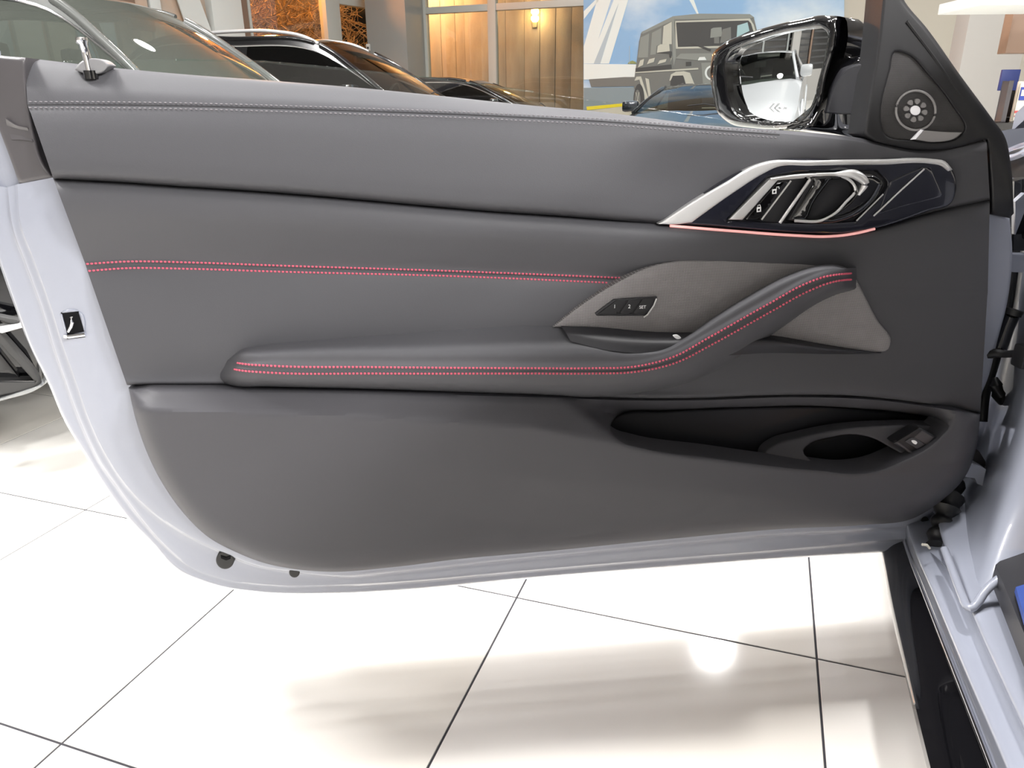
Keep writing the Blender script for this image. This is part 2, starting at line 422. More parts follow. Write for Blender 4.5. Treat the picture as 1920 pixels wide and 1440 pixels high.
AX = (Vector((1, 0, 0)), Vector((0, 1, 0)), Vector((0, 0, 1)))
TAX = (TA, TB, Vector((0, 0, 1)))

# ================================================================== SETTING
T = 0.6; A0 = 1.2292 - 6 * T; B0 = 0.4116 - 8 * T       # a corner of the tile grid
NEAR = range(4, 16), range(5, 20)                       # tiles built one by one
fl = obj('floor', [ab(-9, -10, -0.0015), ab(20, -10, -0.0015), ab(20, 18, -0.0015), ab(-9, 18, -0.0015)], [(0, 1, 2, 3)], 'grout'); tag(fl, 'pale polished showroom floor tiles', kind='structure')
bm = bmesh.new(); bmesh.ops.create_cube(bm, size=1)
for v in bm.verts: v.co = Vector((v.co.x * (T - 0.0040), v.co.y * (T - 0.0040), v.co.z * 0.011))
bmesh.ops.bevel(bm, geom=[e for e in bm.edges if all(v.co.z > 0 for v in e.verts)], offset=0.0008, segments=1, affect='EDGES')
tile_me = bpy.data.meshes.new('tile'); bm.to_mesh(tile_me); bm.free(); tile_me.materials.append(MATS['tile'])
tyaw = math.atan2(TA.y, TA.x)
V = []; F = []
for i in range(-9, 36):
    for j in range(-9, 34):
        a, b = A0 + (i + 0.5) * T, B0 + (j + 0.5) * T
        if i in NEAR[0] and j in NEAR[1]:
            o = bpy.data.objects.new('tile', tile_me); COL.objects.link(o); o.parent = fl
            o.matrix_local = INV['floor'] @ Matrix.Translation(ab(a, b, -0.0055)) @ Matrix.Rotation(tyaw, 4, 'Z')
        else:
            h = T / 2 - 0.0020; k = len(V)
            V += [ab(a - h, b - h), ab(a + h, b - h), ab(a + h, b + h), ab(a - h, b + h)]; F.append((k, k + 1, k + 2, k + 3))
tag(obj('far_tiles', V, F, 'tile', fl), kind='stuff')

AW = 13.6                                               # the window wall with the poster: plane a = AW
WRP = ab(AW, 0); WRN = TA
def WR(x, y, off=0.0): return onPlane(x, y, WRP - WRN * off, WRN)
CZ = CEIL_Z
def wb(px): return WR(px, 205).dot(TB)                   # b coordinate of a photo column on that wall
def wz(px, y): return WR(px, y).z
ZX = Vector((0, 0, 1))
def slab(name, a0, a1, b0, b1, z0, z1, m, parent=None, bev=0.0):
    return box(name, ab((a0 + a1) / 2, (b0 + b1) / 2, (z0 + z1) / 2), TAX, ((a1 - a0) / 2, (b1 - b0) / 2, (z1 - z0) / 2), m, parent, bev)
bp, bc, be = wb(1094), wb(802), wb(733)                  # poster's left edge, column right edge, column left edge
tag(slab('wall_right', AW, AW + 0.2, -9.5, bp, 0, CZ, 'wall_cream'), 'cream showroom wall behind the poster', kind='structure')
# window between column and poster
zt = wz(929, 13)
w1 = slab('window_1', AW + 0.02, AW + 0.13, bp, bc, 0, 0.12, 'mullion'); tag(w1, 'tall shop window before the concrete wall', kind='structure')
bmid = wb(925); MW = 0.075
slab('mullion', AW - 0.02, AW + 0.13, bmid - MW, bmid + MW, 0.12, CZ, 'mullion', w1, 0.006)
slab('mullion', AW - 0.01, AW + 0.13, bc - 0.05, bc + 0.05, 0.12, CZ, 'mullion', w1, 0.006)
slab('transom', AW - 0.01, AW + 0.12, bmid + MW, bc - 0.05, zt - 0.055, zt + 0.055, 'mullion', w1, 0.006)
slab('transom', AW - 0.01, AW + 0.12, bp, bmid - MW, zt - 0.055, zt + 0.055, 'mullion', w1, 0.006)
for (b0, b1) in ((bmid + MW, bc - 0.05), (bp, bmid - MW)):
    slab('pane', AW + 0.05, AW + 0.056, b0, b1, 0.12, zt - 0.055, 'pane_glass', w1)
    slab('pane', AW + 0.05, AW + 0.056, b0, b1, zt + 0.055, CZ, 'pane_glass', w1)
# grey column at the corner
co = slab('column', AW - 0.75, AW + 0.25, bc, be, 0, CZ, 'column_grey', None, 0.01); tag(co, 'grey square column between the two shop windows', kind='structure')
co.name = 'trim_1'
tb = slab('alarm_box', AW - 0.79, AW - 0.75, wb(738), wb(732), wz(735, 100), wz(735, 88), 'wall_white', None, 0.006)
tag(tb, 'small white sensor box on the grey column', 'sensor')
slab('sensor_lens', AW - 0.796, AW - 0.79, wb(737), wb(733.5), wz(735, 97), wz(735, 93), 'cabin_trim', tb, 0.003)
# left window wall: leaves the column towards the near left
CL = WR(724, 205); CL.z = 0
PHI = math.radians(32.8); LD = Vector((-math.sin(PHI), -math.cos(PHI), 0)); LN = Vector((-LD.y, LD.x, 0))
if LN.dot(CAMPOS - CL) < 0: LN = -LN                     # towards the room
LAX = (LD, LN, ZX)
def lt(px):                                              # distance along that wall of a photo column
    q = onPlane(px, 205, CL, LN); return (q - CL).dot(LD)
def lz(px, y): return onPlane(px, y, CL, LN).z
def lslab(name, t0, t1, n0, n1, z0, z1, m, parent=None, bev=0.0):
    return box(name, CL + LD * ((t0 + t1) / 2) + LN * ((n0 + n1) / 2) + ZX * ((z0 + z1) / 2), LAX, (abs(t1 - t0) / 2, abs(n1 - n0) / 2, abs(z1 - z0) / 2), m, parent, bev)
w2 = lslab('window_2', -0.3, lt(490), -0.13, -0.02, 0, 0.12, 'mullion'); tag(w2, 'tall shop window before the bare tree', kind='structure')
t1, t2 = lt(650), lt(625); zl = lz(685, 8)
lslab('mullion', t1, t2, -0.13, 0.04, 0.12, CZ, 'mullion', w2, 0.006)
lslab('mullion', lt(490), lt(486), -0.13, 0.04, 0.12, CZ, 'mullion', w2, 0.006)
lslab('transom', -0.3, t1, -0.11, 0.02, zl - 0.06, zl + 0.06, 'mullion', w2, 0.006)
lslab('transom', t2, lt(490), -0.11, 0.02, zl + 0.30, zl + 0.42, 'mullion', w2, 0.006)
lslab('pane', -0.3, t1, -0.06, -0.054, 0.12, zl - 0.06, 'pane_glass', w2)
lslab('pane', -0.3, t1, -0.06, -0.054, zl + 0.06, CZ, 'pane_glass', w2)
lslab('pane', t2, lt(490), -0.06, -0.054, 0.12, zl + 0.30, 'pane_glass', w2)
TE = lt(-70)
wl = lslab('wall_left', lt(470), TE, -0.3, -0.05, 0, CZ, 'wall_peach'); tag(wl, 'peach wall behind the parked cars', kind='structure')
o = lslab('trim_2', lt(492), lt(470), -0.3, 0.02, 0, CZ, 'post_brown', None, 0.01); tag(o, 'brown corner post', kind='structure')
o = lslab('trim_3', lt(470), lt(416), -0.06, 0.10, 0, CZ, 'wall_white', None, 0.01); tag(o, 'pale white pilaster', kind='structure')
for (x0, x1, m_, n) in ((330, 311, 'wall_white', 0.04), (308, 286, 'wall_peach', 0.02), (284, 248, 'post_brown', 0.05), (240, 172, 'print_sky', 0.03), (168, 120, 'wall_cream', 0.03), (110, 60, 'wall_white', 0.03), (50, -40, 'print_shade', 0.03)):
    lslab('panel', lt(x0), lt(x1), -0.06, n, 0.5, CZ - 0.2, m_, wl, 0.004)
# diagonal pale stripe panels on that wall
prism('panel', [CL + LD * lt(415) + LN * 0.012 + ZX * 2.1, CL + LD * lt(372) + LN * 0.012 + ZX * 2.1, CL + LD * lt(330) + LN * 0.012 + ZX * 3.6, CL + LD * lt(365) + LN * 0.012 + ZX * 3.6], LN * 0.02, 'wall_white', wl)
# walls out of the frame close the room
o = slab('wall_back', -6.6, -6.4, -9.5, 14, 0, CZ, 'wall_paint'); tag(o, 'pale back wall of the showroom', kind='structure')
o = slab('wall_side', -6.4, AW, -9.7, -9.5, 0, CZ, 'wall_paint'); tag(o, 'pale side wall of the showroom', kind='structure')
# the same wall goes on, out of the frame, as a row of dark louvred office windows (seen in the door mirror)
o = lslab('wall_far', TE, 17, -0.3, -0.12, 0, CZ, 'blind_dark'); tag(o, 'dark glazed end of the left wall', kind='structure')
wf = lslab('window_3', TE, 17, -0.12, 0.02, 0, 0.95, 'wall_paint'); tag(wf, 'row of dark louvred office windows', kind='structure')
for i in range(8):
    a = TE + i * 1.15
    lslab('dark_pane', a, a + 1.08, -0.10, -0.08, 0.95, 2.9, 'gloss_black', wf)
    lslab('mullion', a + 1.07, a + 1.15, -0.12, 0.04, 0.95, 2.95, 'post_brown' if i % 3 == 1 else 'column_grey', wf)
    for k in range(9):
        lslab('blind_slat', a + 0.05, a + 1.03, -0.07, -0.05, 1.1 + k * 0.19, 1.16 + k * 0.19, 'cabin_trim', wf)
lslab('transom', TE, 17, -0.12, 0.05, 2.95, 3.12, 'wall_white', wf)
lslab('dark_pane', TE, 17, -0.10, -0.08, 3.12, CZ, 'gloss_black', wf)
for i in range(2):
    o = lslab('trim_%d' % (4 + i), TE + 1.6 + i * 3.1, TE + 1.95 + i * 3.1, 0.1, 0.45, 0, CZ, 'wall_paint'); tag(o, 'grey column before the office windows', kind='structure')
o = slab('wall_end', -6.6, 2.5, 11.0, 11.2, 0, CZ, 'wall_paint'); tag(o, 'plain end wall of the showroom', kind='structure')
cl = obj('ceiling', [ab(-6.5, -9.6, CZ), ab(AW + 0.2, -9.6, CZ), ab(AW + 0.2, be, CZ), CL + LD * 14 + ZX * CZ, ab(-6.5, 14, CZ)], [(0, 1, 2, 3, 4)], 'ceiling_paint'); tag(cl, 'plain showroom ceiling', kind='structure')
for i, (a, b, k) in enumerate(LAMPS):
    q = 1.0 if k < 2.4 else 3.1
    e = empty('ceiling_lamp', ab(a, b, CZ), label='small round ceiling downlight of the showroom' if q == 1 else 'added wide round white ceiling lamp, lighting the door and floor', cat='lamp', group='ceiling downlights' if q == 1 else 'added wide ceiling lamps')
    revolve('housing', ab(a, b, CZ), (0, 0, -1), [(0.19 * q, 0), (0.20 * q, 0.02), (0.20 * q, 0.085), (0.185 * q, 0.09), (0.18 * q, 0.09)], 'lamp_body', e)
    revolve('diffuser', ab(a, b, CZ), (0, 0, -1), [(0.178 * q, 0.06), (0.178 * q, 0.094), (0.12 * q, 0.098), (0.001, 0.1)], 'lamp_glow' if q == 1 else 'added_lamp_glow', e)

# ---------------- outside: ground, concrete wall, bare tree, street lamp
og = obj('ground', [ab(AW + 0.3, -6, -0.2), ab(AW + 14, -6, -0.2), ab(AW + 14, 22, -0.2), ab(4, 22, -0.2), ab(4, 14.5, -0.2), ab(AW + 0.3, 5, -0.2)], [tuple(range(6))], 'ground_out'); tag(og, 'dark ground outside the windows', kind='structure')
cw = slab('wall_outside', AW + 2.6, AW + 2.9, bp - 3, wb(790) + 1.3, -0.2, 6, 'concrete'); tag(cw, 'stained concrete wall outside the window', kind='structure')
bb0, bb1 = bp - 3, wb(790) + 1.3; k = 0; b = bb1
while b > bb0 + 0.2:
    wdt = random.choice((0.34, 0.5, 0.22, 0.42, 0.6)); d = random.choice((0.02, 0.035, 0.05, 0.028))
    slab('panel', AW + 2.6 - d, AW + 2.62, max(b - wdt, bb0), b - 0.008, -0.2, 6, 'concrete', cw, 0.004); b -= wdt
# tree
def tree(base, h, seed):
    rnd = random.Random(seed); V = []; F = []
    e = empty('bare_tree', base, label='leafless branching tree in orange street light outside the window', cat='tree')
    tr = [(base, base + Vector((0.05, 0.1, h * 0.45)))]
    tube('trunk', [base, base + Vector((0.1, 0.1, h * 0.25)), base + Vector((0.0, 0.15, h * 0.5)), base + Vector((0.1, 0.1, h * 0.8))], [0.13, 0.11, 0.08, 0.04], 'bark', e, 8)
    def seg(a, b, r0, r1):
        d = (b - a).normalized(); s = d.cross(Vector((0.3, 0.2, 1))).normalized(); u = s.cross(d); k = len(V)
        for p, r in ((a, r0), (b, r1)):
            for j in range(3): an = j * 2.094; V.append(p + (s * math.cos(an) + u * math.sin(an)) * r)
        for j in range(3): F.append((k + j, k + (j + 1) % 3, k + 3 + (j + 1) % 3, k + 3 + j))
    def grow(a, d, L, r, depth):
        n = 3; p = a
        for i in range(n):
            d = (d + Vector((rnd.gauss(0, .28), rnd.gauss(0, .28), rnd.gauss(0.02, .25)))).normalized()
            q = p + d * (L / n); seg(p, q, r * (1 - i / n * 0.4), r * (1 - (i + 1) / n * 0.4)); p = q
            if depth > 0:
                for _ in range(2):
                    nd = (d + Vector((rnd.gauss(0, .8), rnd.gauss(0, .8), rnd.gauss(0.1, .7)))).normalized()
                    grow(p, nd, L * rnd.uniform(0.5, 0.8), max(r * 0.62, 0.0065), depth - 1)
    for i in range(16):
        z = h * rnd.uniform(0.1, 0.8); an = rnd.uniform(0, 6.28)
        grow(base + Vector((0.05, 0.1, z)), Vector((math.cos(an), math.sin(an), 0.35)).normalized(), rnd.uniform(1.0, 1.6), 0.03, 4 if i % 2 else 3)
    tag(obj('branches', V, F, 'bark', e, 80), kind='stuff')
tq = CL + LD * lt(575) - LN * 2.4; tree(Vector((tq.x, tq.y, -0.2)), 5.2, 3)
tq = CL + LD * lt(700) - LN * 3.0; tree(Vector((tq.x, tq.y, -0.2)), 5.2, 11)
bt = [o for o in bpy.data.objects if o.name.startswith('bare_tree')]
bt[0]['label'] = 'leafless branching tree behind the black off-roader, left of the two trees'; bt[1]['label'] = 'leafless tree beside the grey column, right of the two trees'
for o in bt: o['group'] = 'bare trees outside'
bk = prism('hedge_bank', [CL + LD * 7 - LN * 5.2 + ZX * -0.2, CL - LD * 3.2 - LN * 5.2 + ZX * -0.2, CL - LD * 3.2 - LN * 5.2 + ZX * 6, CL + LD * 7 - LN * 5.2 + ZX * 6], -LN * 0.3, 'concrete', None)
bk.name = 'wall_yard'; tag(bk, 'dim yard wall behind the bare trees', kind='structure')
# street lamp: stands in the yard between tree and concrete wall
lp = CL + LD * 0.6 - LN * 0.2 + TA * 1.2; lp = Vector((lp.x, lp.y, -0.2))
lp = ab(AW + 1.35, be + 0.45, -0.2)
sl = empty('street_lamp', lp, label='street lamp with orange light in the yard behind the column', cat='lamp')
tube('pole', [lp, lp + ZX * 2.4, lp + ZX * 4.3], [0.06, 0.05, 0.04], 'column_grey', sl, 10)
tube('arm', [lp + ZX * 4.3, lp + ZX * 4.42 + TA * 0.15, lp + ZX * 4.45 + TA * 0.4], 0.03, 'column_grey', sl, 8)
revolve('lamp_head', lp + ZX * 4.5 + TA * 0.5, (0, 0, -1), [(0.05, 0), (0.16, 0.05), (0.17, 0.1), (0.15, 0.12)], 'column_grey', sl, 16)
revolve('bulb', lp + ZX * 4.4 + TA * 0.5, (0, 0, -1), [(0.09, 0), (0.09, 0.05), (0.04, 0.08)], 'sodium_glow', sl, 12)
oo = bpy.data.objects.new('street_lamp_light', ol); COL.objects.link(oo); oo.location = lp + ZX * 4.12 + TA * 0.5
l2 = bpy.data.lights.new('tree_fill_light', 'POINT'); l2.energy = 1500; l2.color = (1.0, 0.32, 0.05); l2.shadow_soft_size = 0.15  # added second lamp, only to light the trees
yl = CL + LD * lt(560) - LN * 0.75; yl.z = 4.05

# ---------------- wall poster
ps = empty('wall_poster', WR(1340, 205) * 1.0, label='huge wall poster of a boxy off-roader parked before a white bridge', cat='poster')
def pr(name, pts, m, lay=1): return prism(name, [WR(x, y, 0.012 + 0.003 * lay) for x, y in pts], WRN * (0.004 + 0.0029 * lay), m, ps)
pr('printed_sheet', [(1094, 330), (1094, -150), (1583, -150), (1583, 330)], 'print_sky', 0)
def c3(*q): return [(1080 + X / 3.31, Y / 3.31) for X, Y in q]
def g(*q): return [(1180 + X / 6.858, 20 + Y / 6.858) for X, Y in q]
pr('printed_pylon', c3((48, 395), (48, 290), (165, -120), (255, -120), (90, 395)), 'print_white')
pr('printed_pylon', c3((80, 395), (280, -120), (360, -120), (205, 395)), 'print_white', 2)
pr('printed_pylon_shade', c3((110, 395), (235, 90), (265, 20), (150, 395)), 'print_shade', 3)
pr('printed_cable', c3((698, -10), (728, -10), (762, 86), (750, 86)), 'print_white')
pr('printed_cable', c3((48, 120), (48, 70), (140, -20), (150, -10)), 'print_white', 1)
pr('printed_deck', c3((48, 396), (400, 400), (400, 480), (48, 495)), 'print_white', 4)
pr('printed_ship', c3((80, 492), (300, 478), (400, 478), (400, 535), (95, 540)), 'print_ship', 5)
pr('printed_water', c3((48, 545), (420, 540), (420, 700), (48, 700)), 'print_water', 4)
pr('printed_quay', c3((48, 690), (330, 655), (1620, 640), (1620, 1090), (48, 1090)), 'print_quay', 5)
pr('printed_kerb', c3((65, 662), (340, 637), (341, 655), (68, 684)), 'print_yellow', 6)
pr('printed_bush', c3((320, 396), (330, 382), (350, 376), (370, 384), (376, 396)), 'print_green', 5)
pr('printed_mast', c3((331, 285), (334, 285), (334, 396), (331, 396)), 'print_shade', 5)
pr('printed_car_body', g((150, 290), (560, 80), (900, 40), (1550, 45), (1600, 90), (1640, 250), (1900, 560), (2200, 600), (2240, 1010), (860, 1010), (740, 1050), (520, 1060), (250, 1110), (150, 1110), (60, 1000), (60, 900), (100, 620), (125, 400)), 'print_car', 7)
pr('printed_roof', g((155, 275), (560, 72), (900, 38), (1550, 44), (1605, 85), (1550, 98), (600, 112), (170, 300)), 'print_car_window', 8)
pr('printed_window', g((145, 345), (255, 292), (240, 600), (110, 605)), 'print_car_window', 8)
pr('printed_window', g((292, 285), (412, 222), (405, 430), (350, 452), (340, 560), (270, 570)), 'print_car_window', 8)
pr('printed_window', g((440, 200), (545, 142), (545, 430), (425, 430)), 'print_car_light', 8)
pr('printed_pillar', g((545, 110), (590, 110), (600, 600), (570, 720), (560, 600)), 'print_car_window', 8)
pr('printed_windscreen_frame', g((575, 135), (1550, 100), (1600, 180), (1680, 470), (600, 490)), 'print_car_light', 8)
pr('printed_windscreen', g((600, 152), (1530, 126), (1565, 165), (1650, 440), (625, 466)), 'print_car_dark', 9)
pr('printed_headrest', g((1050, 235), (1080, 220), (1185, 212), (1195, 330), (1040, 350)), 'print_car_window', 10)
pr('printed_headrest_post', g((1090, 340), (1155, 340), (1155, 420), (1090, 420)), 'print_car', 10)
pr('printed_rear_seat', g((1200, 240), (1305, 210), (1310, 400), (1165, 415)), 'print_car', 10)
pr('printed_sky_patch', g((1390, 190), (1520, 150), (1545, 260), (1380, 340)), 'print_sky_patch', 10)
pr('printed_wiper', g((800, 425), (860, 425), (1050, 495), (1040, 520)), 'print_car_dark', 11)
pr('printed_bonnet', g((590, 615), (660, 552), (1200, 545), (1200, 650), (880, 640)), 'print_car_window', 9)
pr('printed_mirror', g((365, 455), (400, 432), (512, 430), (520, 520), (355, 542)), 'print_car_light', 10)
pr('printed_mirror_shade', g((350, 540), (520, 520), (545, 525), (545, 610), (515, 600), (510, 555)), 'print_car_dark', 10)
for (x0, y0, x1, y1, s) in ((110, 640, 190, 730, 0), (225, 625, 330, 690, 0), (360, 640, 480, 690, 0), (520, 600, 545, 680, 0)):
    pr('printed_reflection', g((x0, y1), (x0 + 30, y0), (x1, y0 - 20), (x1 - 15, y1 - 30)), 'print_car_light', 10)
pr('printed_dark_band', g((80, 740), (540, 690), (545, 745), (80, 790)), 'print_car_dark', 9)
pr('printed_side_strip', g((80, 790), (885, 735), (888, 757), (80, 803)), 'print_car_light', 10)
pr('printed_vent', g((725, 660), (795, 655), (795, 705), (728, 712)), 'print_car_dark', 10)
pr('printed_indicator', g((880, 640), (900, 598), (970, 594), (992, 635)), 'print_white', 10)
pr('printed_front_flare', g((515, 900), (535, 820), (600, 785), (700, 778), (780, 800), (862, 1010), (755, 1045), (700, 850), (560, 835), (530, 900)), 'print_car_light', 9)
pr('printed_front_arch', g((525, 1060), (530, 900), (560, 838), (690, 832), (735, 980), (750, 1055)), 'print_car_dark', 10)
pr('printed_tyre', g((530, 1070), (590, 970), (690, 930), (720, 960), (745, 1060)), 'print_car', 11)
pr('printed_rear_flare', g((65, 900), (90, 850), (150, 845), (200, 1000), (250, 1140), (195, 1140), (130, 885), (80, 900)), 'print_car_light', 9)
pr('printed_rear_flare', g((205, 865), (250, 880), (282, 1110), (245, 1100)), 'print_car_light', 9)
pr('printed_sill', g((180, 1165), (420, 1100), (430, 1150), (200, 1240)), 'print_car', 9)
pr('printed_sill_step', g((185, 1170), (400, 1165), (330, 1220), (200, 1215)), 'print_car_light', 10)
def ell(cx, cy, rx, ry, n=24): return [(cx + rx * math.cos(i * 2 * math.pi / n), cy + ry * math.sin(i * 2 * math.pi / n)) for i in range(n)]
pr('printed_tyre', g(*ell(125, 1150, 70, 210)), 'print_car_dark', 10)
pr('printed_rim', g(*ell(105, 1150, 38, 135)), 'print_car', 11)
for k in range(5):
    an = k * 1.2566 + 0.3; cx, cy = 105, 1150
    pr('printed_spoke', g((cx, cy - 8), (cx + 34 * math.cos(an) - 4, cy + 125 * math.sin(an)), (cx + 34 * math.cos(an) + 4, cy + 125 * math.sin(an)), (cx + 3, cy + 8)), 'print_car_light', 12)
pr('printed_headlight', g((925, 672), (1180, 665), (1180, 935), (945, 935)), 'print_car_window', 9)
pr('printed_headlight_ring', g(*ell(1060, 800, 90, 95)), 'print_white', 10)
pr('printed_headlight_lens', g(*ell(1064, 800, 68, 74)), 'print_car', 11)
pr('printed_bumper', g((850, 1000), (1300, 985), (1300, 1050), (740, 1060)), 'print_car_window', 9)

# added lamp on the outer face of the window wall, to light the trees
yo = empty('tree_fill_lamp', yl, label='added orange lamp outside, high in front of the bare trees', cat='lamp')
tube('arm', [yl + LN * 0.7, yl + ZX * 0.1 + LN * 0.3, yl + ZX * 0.1], 0.025, 'column_grey', yo, 8)
revolve('lamp_head', yl + ZX * 0.12, (0, 0, -1), [(0.05, 0), (0.15, 0.05), (0.16, 0.1), (0.15, 0.12)], 'column_grey', yo, 16)
revolve('bulb', yl + ZX * 0.02, (0, 0, -1), [(0.08, 0), (0.08, 0.04), (0.03, 0.07)], 'sodium_glow', yo, 12)
oy = bpy.data.objects.new('tree_fill_light', l2); COL.objects.link(oy); oy.location = yl - ZX * 0.16
# two added bulbs, standing for a street-light reflection in the window
def CWp(x, y, off): return onPlane(x, y, ab(AW + 2.55 - off, 0), TA)
wp = CWp(1003, 30, 0.0); wo = empty('reflection_bulbs', wp, label='two added orange bulbs standing for a street-light reflection in the window', cat='lamp')
box('bracket', CWp(1003, 30, 0.02), TAX, (0.03, 0.05, 0.22), 'column_grey', wo, 0.01)
for yy in (21, 34):
    revolve('bulb', CWp(1003, yy, 0.14), (0, 0, -1), [(0.03, -0.06), (0.075, -0.03), (0.085, 0.02), (0.05, 0.07)], 'sodium_glow', wo, 14)
l3 = bpy.data.lights.new('reflection_bulbs_light', 'POINT'); l3.energy = 22; l3.color = (1.0, 0.58, 0.28); l3.shadow_soft_size = 0.08  # added to tint the concrete around the bulbs orange
o3 = bpy.data.objects.new('reflection_bulbs_light', l3); COL.objects.link(o3); o3.location = CWp(1003, 27, 0.45)

# ================================================================== THE OPEN DOOR
hinge = P(1760, 1030, -0.06)
coupe = empty('parked_coupe', Vector((hinge.x, hinge.y, 0.0)), Matrix((DU, ZX, DW)).transposed(),
             label='light grey coupe with its door wide open, dark leather door trim with red stitching', cat='car')
body = coupe
# -- painted shell: stations from the rear top corner down round the bottom to the hinge (trim edge, inner band, groove, outer edge)
ST = [((99, 333), (34, 345), (13, 351), (-45, 345)), ((126, 421), (42, 421), (24, 430), (-22, 430)), ((153, 485), (64, 479), (46, 490), (0, 498)),
      ((187, 570), (99, 575), (78, 578), (30, 582)), ((213, 645), (121, 645), (100, 650), (58, 655)), ((236, 715), (144, 709), (122, 715), (88, 715)),
      ((250, 775), (168, 780), (148, 785), (118, 785)), ((275, 845), (200, 850), (182, 858), (162, 858)), ((305, 905), (238, 908), (224, 920), (200, 920)),
      ((345, 962), (285, 957), (266, 975), (244, 978)), ((392, 1006), (345, 1000), (308, 1022), (285, 1020)), ((440, 1033), (408, 1032), (358, 1062), (326, 1065)),
      ((495, 1054), (480, 1061), (425, 1086), (392, 1095)), ((560, 1066), (556, 1074), (520, 1098), (485, 1111)), ((640, 1071), (640, 1080), (635, 1098), (620, 1114)),
      ((760, 1060), (760, 1070), (760, 1091), (760, 1107)), ((960, 1038), (960, 1049), (960, 1073), (960, 1088)), ((1240, 1011), (1240, 1022), (1240, 1049), (1240, 1065)),
      ((1480, 990), (1480, 1001), (1480, 1030), (1480, 1047)), ((1620, 983), (1625, 993), (1638, 1016), (1650, 1036)), ((1709, 973), (1718, 980), (1732, 1003), (1742, 1028)),
      ((1762, 940), (1766, 946), (1762, 985), (1754, 1022))]
def rl(i, w, d=0.0, toward=None):
    out = []
    for s in ST:
        p = np.array(s[i], float)
        if d: q = np.array(s[toward], float); v = q - p; p = p + v / (np.linalg.norm(v) + 1e-6) * d
        out.append((p[0], p[1], w))
    return out
inner = [(2 * 0 + s[0][0] + (s[0][0] - s[1][0]) / (math.dist(s[0], s[1]) + 1e-6) * 16, s[0][1] + (s[0][1] - s[1][1]) / (math.dist(s[0], s[1]) + 1e-6) * 16, -0.024) for s in ST]
top = [(-60, 235), (-62, 250)]
door = loft('door', [inner, rl(0, -0.024), rl(1, -0.026, 4, 0), rl(1, -0.030), rl(1, -0.038, 5, 2), rl(2, -0.040, 3, 1), rl(2, -0.044), rl(2, -0.049, 4, 3), rl(3, -0.050, 9, 2), rl(3, -0.053, 3, 2), rl(3, -0.062)],
     'paint', coupe, nu=220, sub=3, back=0.05)
door['label'] = 'open door seen from the inside, painted light grey shell with leather trim'
# upper rear corner of the shell, outside the end cap
loft('shell_corner', [[(-40, 90, -0.05), (-30, 170, -0.05), (4, 247, -0.05), (38, 345, -0.05)], [(-60, 90, -0.05), (-50, 170, -0.05), (-14, 250, -0.05), (16, 352, -0.05)],
                      [(-72, 90, -0.056), (-62, 170, -0.056), (-32, 250, -0.056), (0, 352, -0.056)], [(-120, 90, -0.062), (-110, 170, -0.062), (-80, 250, -0.062), (-46, 350, -0.062)]], 'paint', door, nu=30, sub=4, back=0.05)
plate('hinge_edge', [(1838, 385, 1), (1858, 398, 1), (1893, 409, 1), (1898, 470), (1890, 560), (1870, 640), (1850, 716), (1836, 748, 1), (1822, 748, 1), (1832, 560)], -0.03, 'paint', door, r=6, drop=0.004, back=0.05, step=14)
sk = [(-50, 120, 1), (160, 135), (520, 165), (1000, 212), (1340, 250), (1640, 275), (1860, 275, 1), (1890, 420), (1880, 560), (1835, 760), (1770, 940), (1742, 1015, 1), (1480, 1035), (960, 1076), (620, 1100), (480, 1097), (330, 1050), (250, 960), (165, 840), (100, 700), (10, 480), (-40, 330)]
plate('outer_skin', sk, -0.115, 'paint', door, r=4, drop=0.003, back=0.012, step=40)
# outer skin bulges away from the trim so the door has real thickness
plate('inner_frame', sk, -0.095, 'paint_inner', door, r=4, drop=0.003, back=0.012, step=60)
plate('end_cap', [(-45, 98, 1), (0, 104), (48, 108, 1), (53, 180), (66, 250), (84, 308), (102, 333, 1), (70, 338), (36, 345, 1), (22, 305), (0, 247), (-32, 170)],
      lambda x, y: -0.020 - 0.012 * sstep(60, -20, x), 'seal', door, r=8, drop=0.006, back=0.05, step=10)
loft('end_cap_lip', [[(10, 222, -0.024), (30, 235, -0.02), (52, 240, -0.018)], [(14, 240, -0.028), (34, 245, -0.024), (56, 252, -0.022)], [(22, 262, -0.024), (42, 262, -0.02), (62, 266, -0.018)]], 'seal', door, nu=12, sub=4, back=0.01)

# -- upper trim (soft leather shoulder)
UT = [(45, 108), (165, 122), (330, 138), (520, 152), (700, 167), (800, 177), (1000, 198), (1100, 207), (1340, 236), (1500, 247), (1640, 263), (1700, 276), (1765, 280), (1848, 259)]
US = [(52, 196), (165, 196), (330, 198), (520, 203), (700, 209), (850, 214), (1000, 221), (1100, 226), (1340, 244), (1500, 256), (1640, 273), (1700, 286), (1765, 290), (1850, 268)]
UC = [(100, 335), (200, 340), (330, 349), (500, 360), (700, 377), (900, 395), (1060, 406), (1235, 420), (1400, 430), (1560, 437), (1642, 428), (1740, 400), (1800, 387), (1856, 375)]
def mixr(a, b, f, w, jit=0):
    A_, B_ = catmull(a, 16), catmull(b, 16); return [(*(p + (q - p) * f), w(p[0]) if callable(w) else w) for p, q in zip(A_, B_)]
dip = lambda lo, hi: (lambda x: lo + (hi - lo) * float(sstep(1060, 1330, x)))
UTw = [(x, y, -0.062 + 0.03 * float(sstep(900, 1600, x))) for x, y in UT]
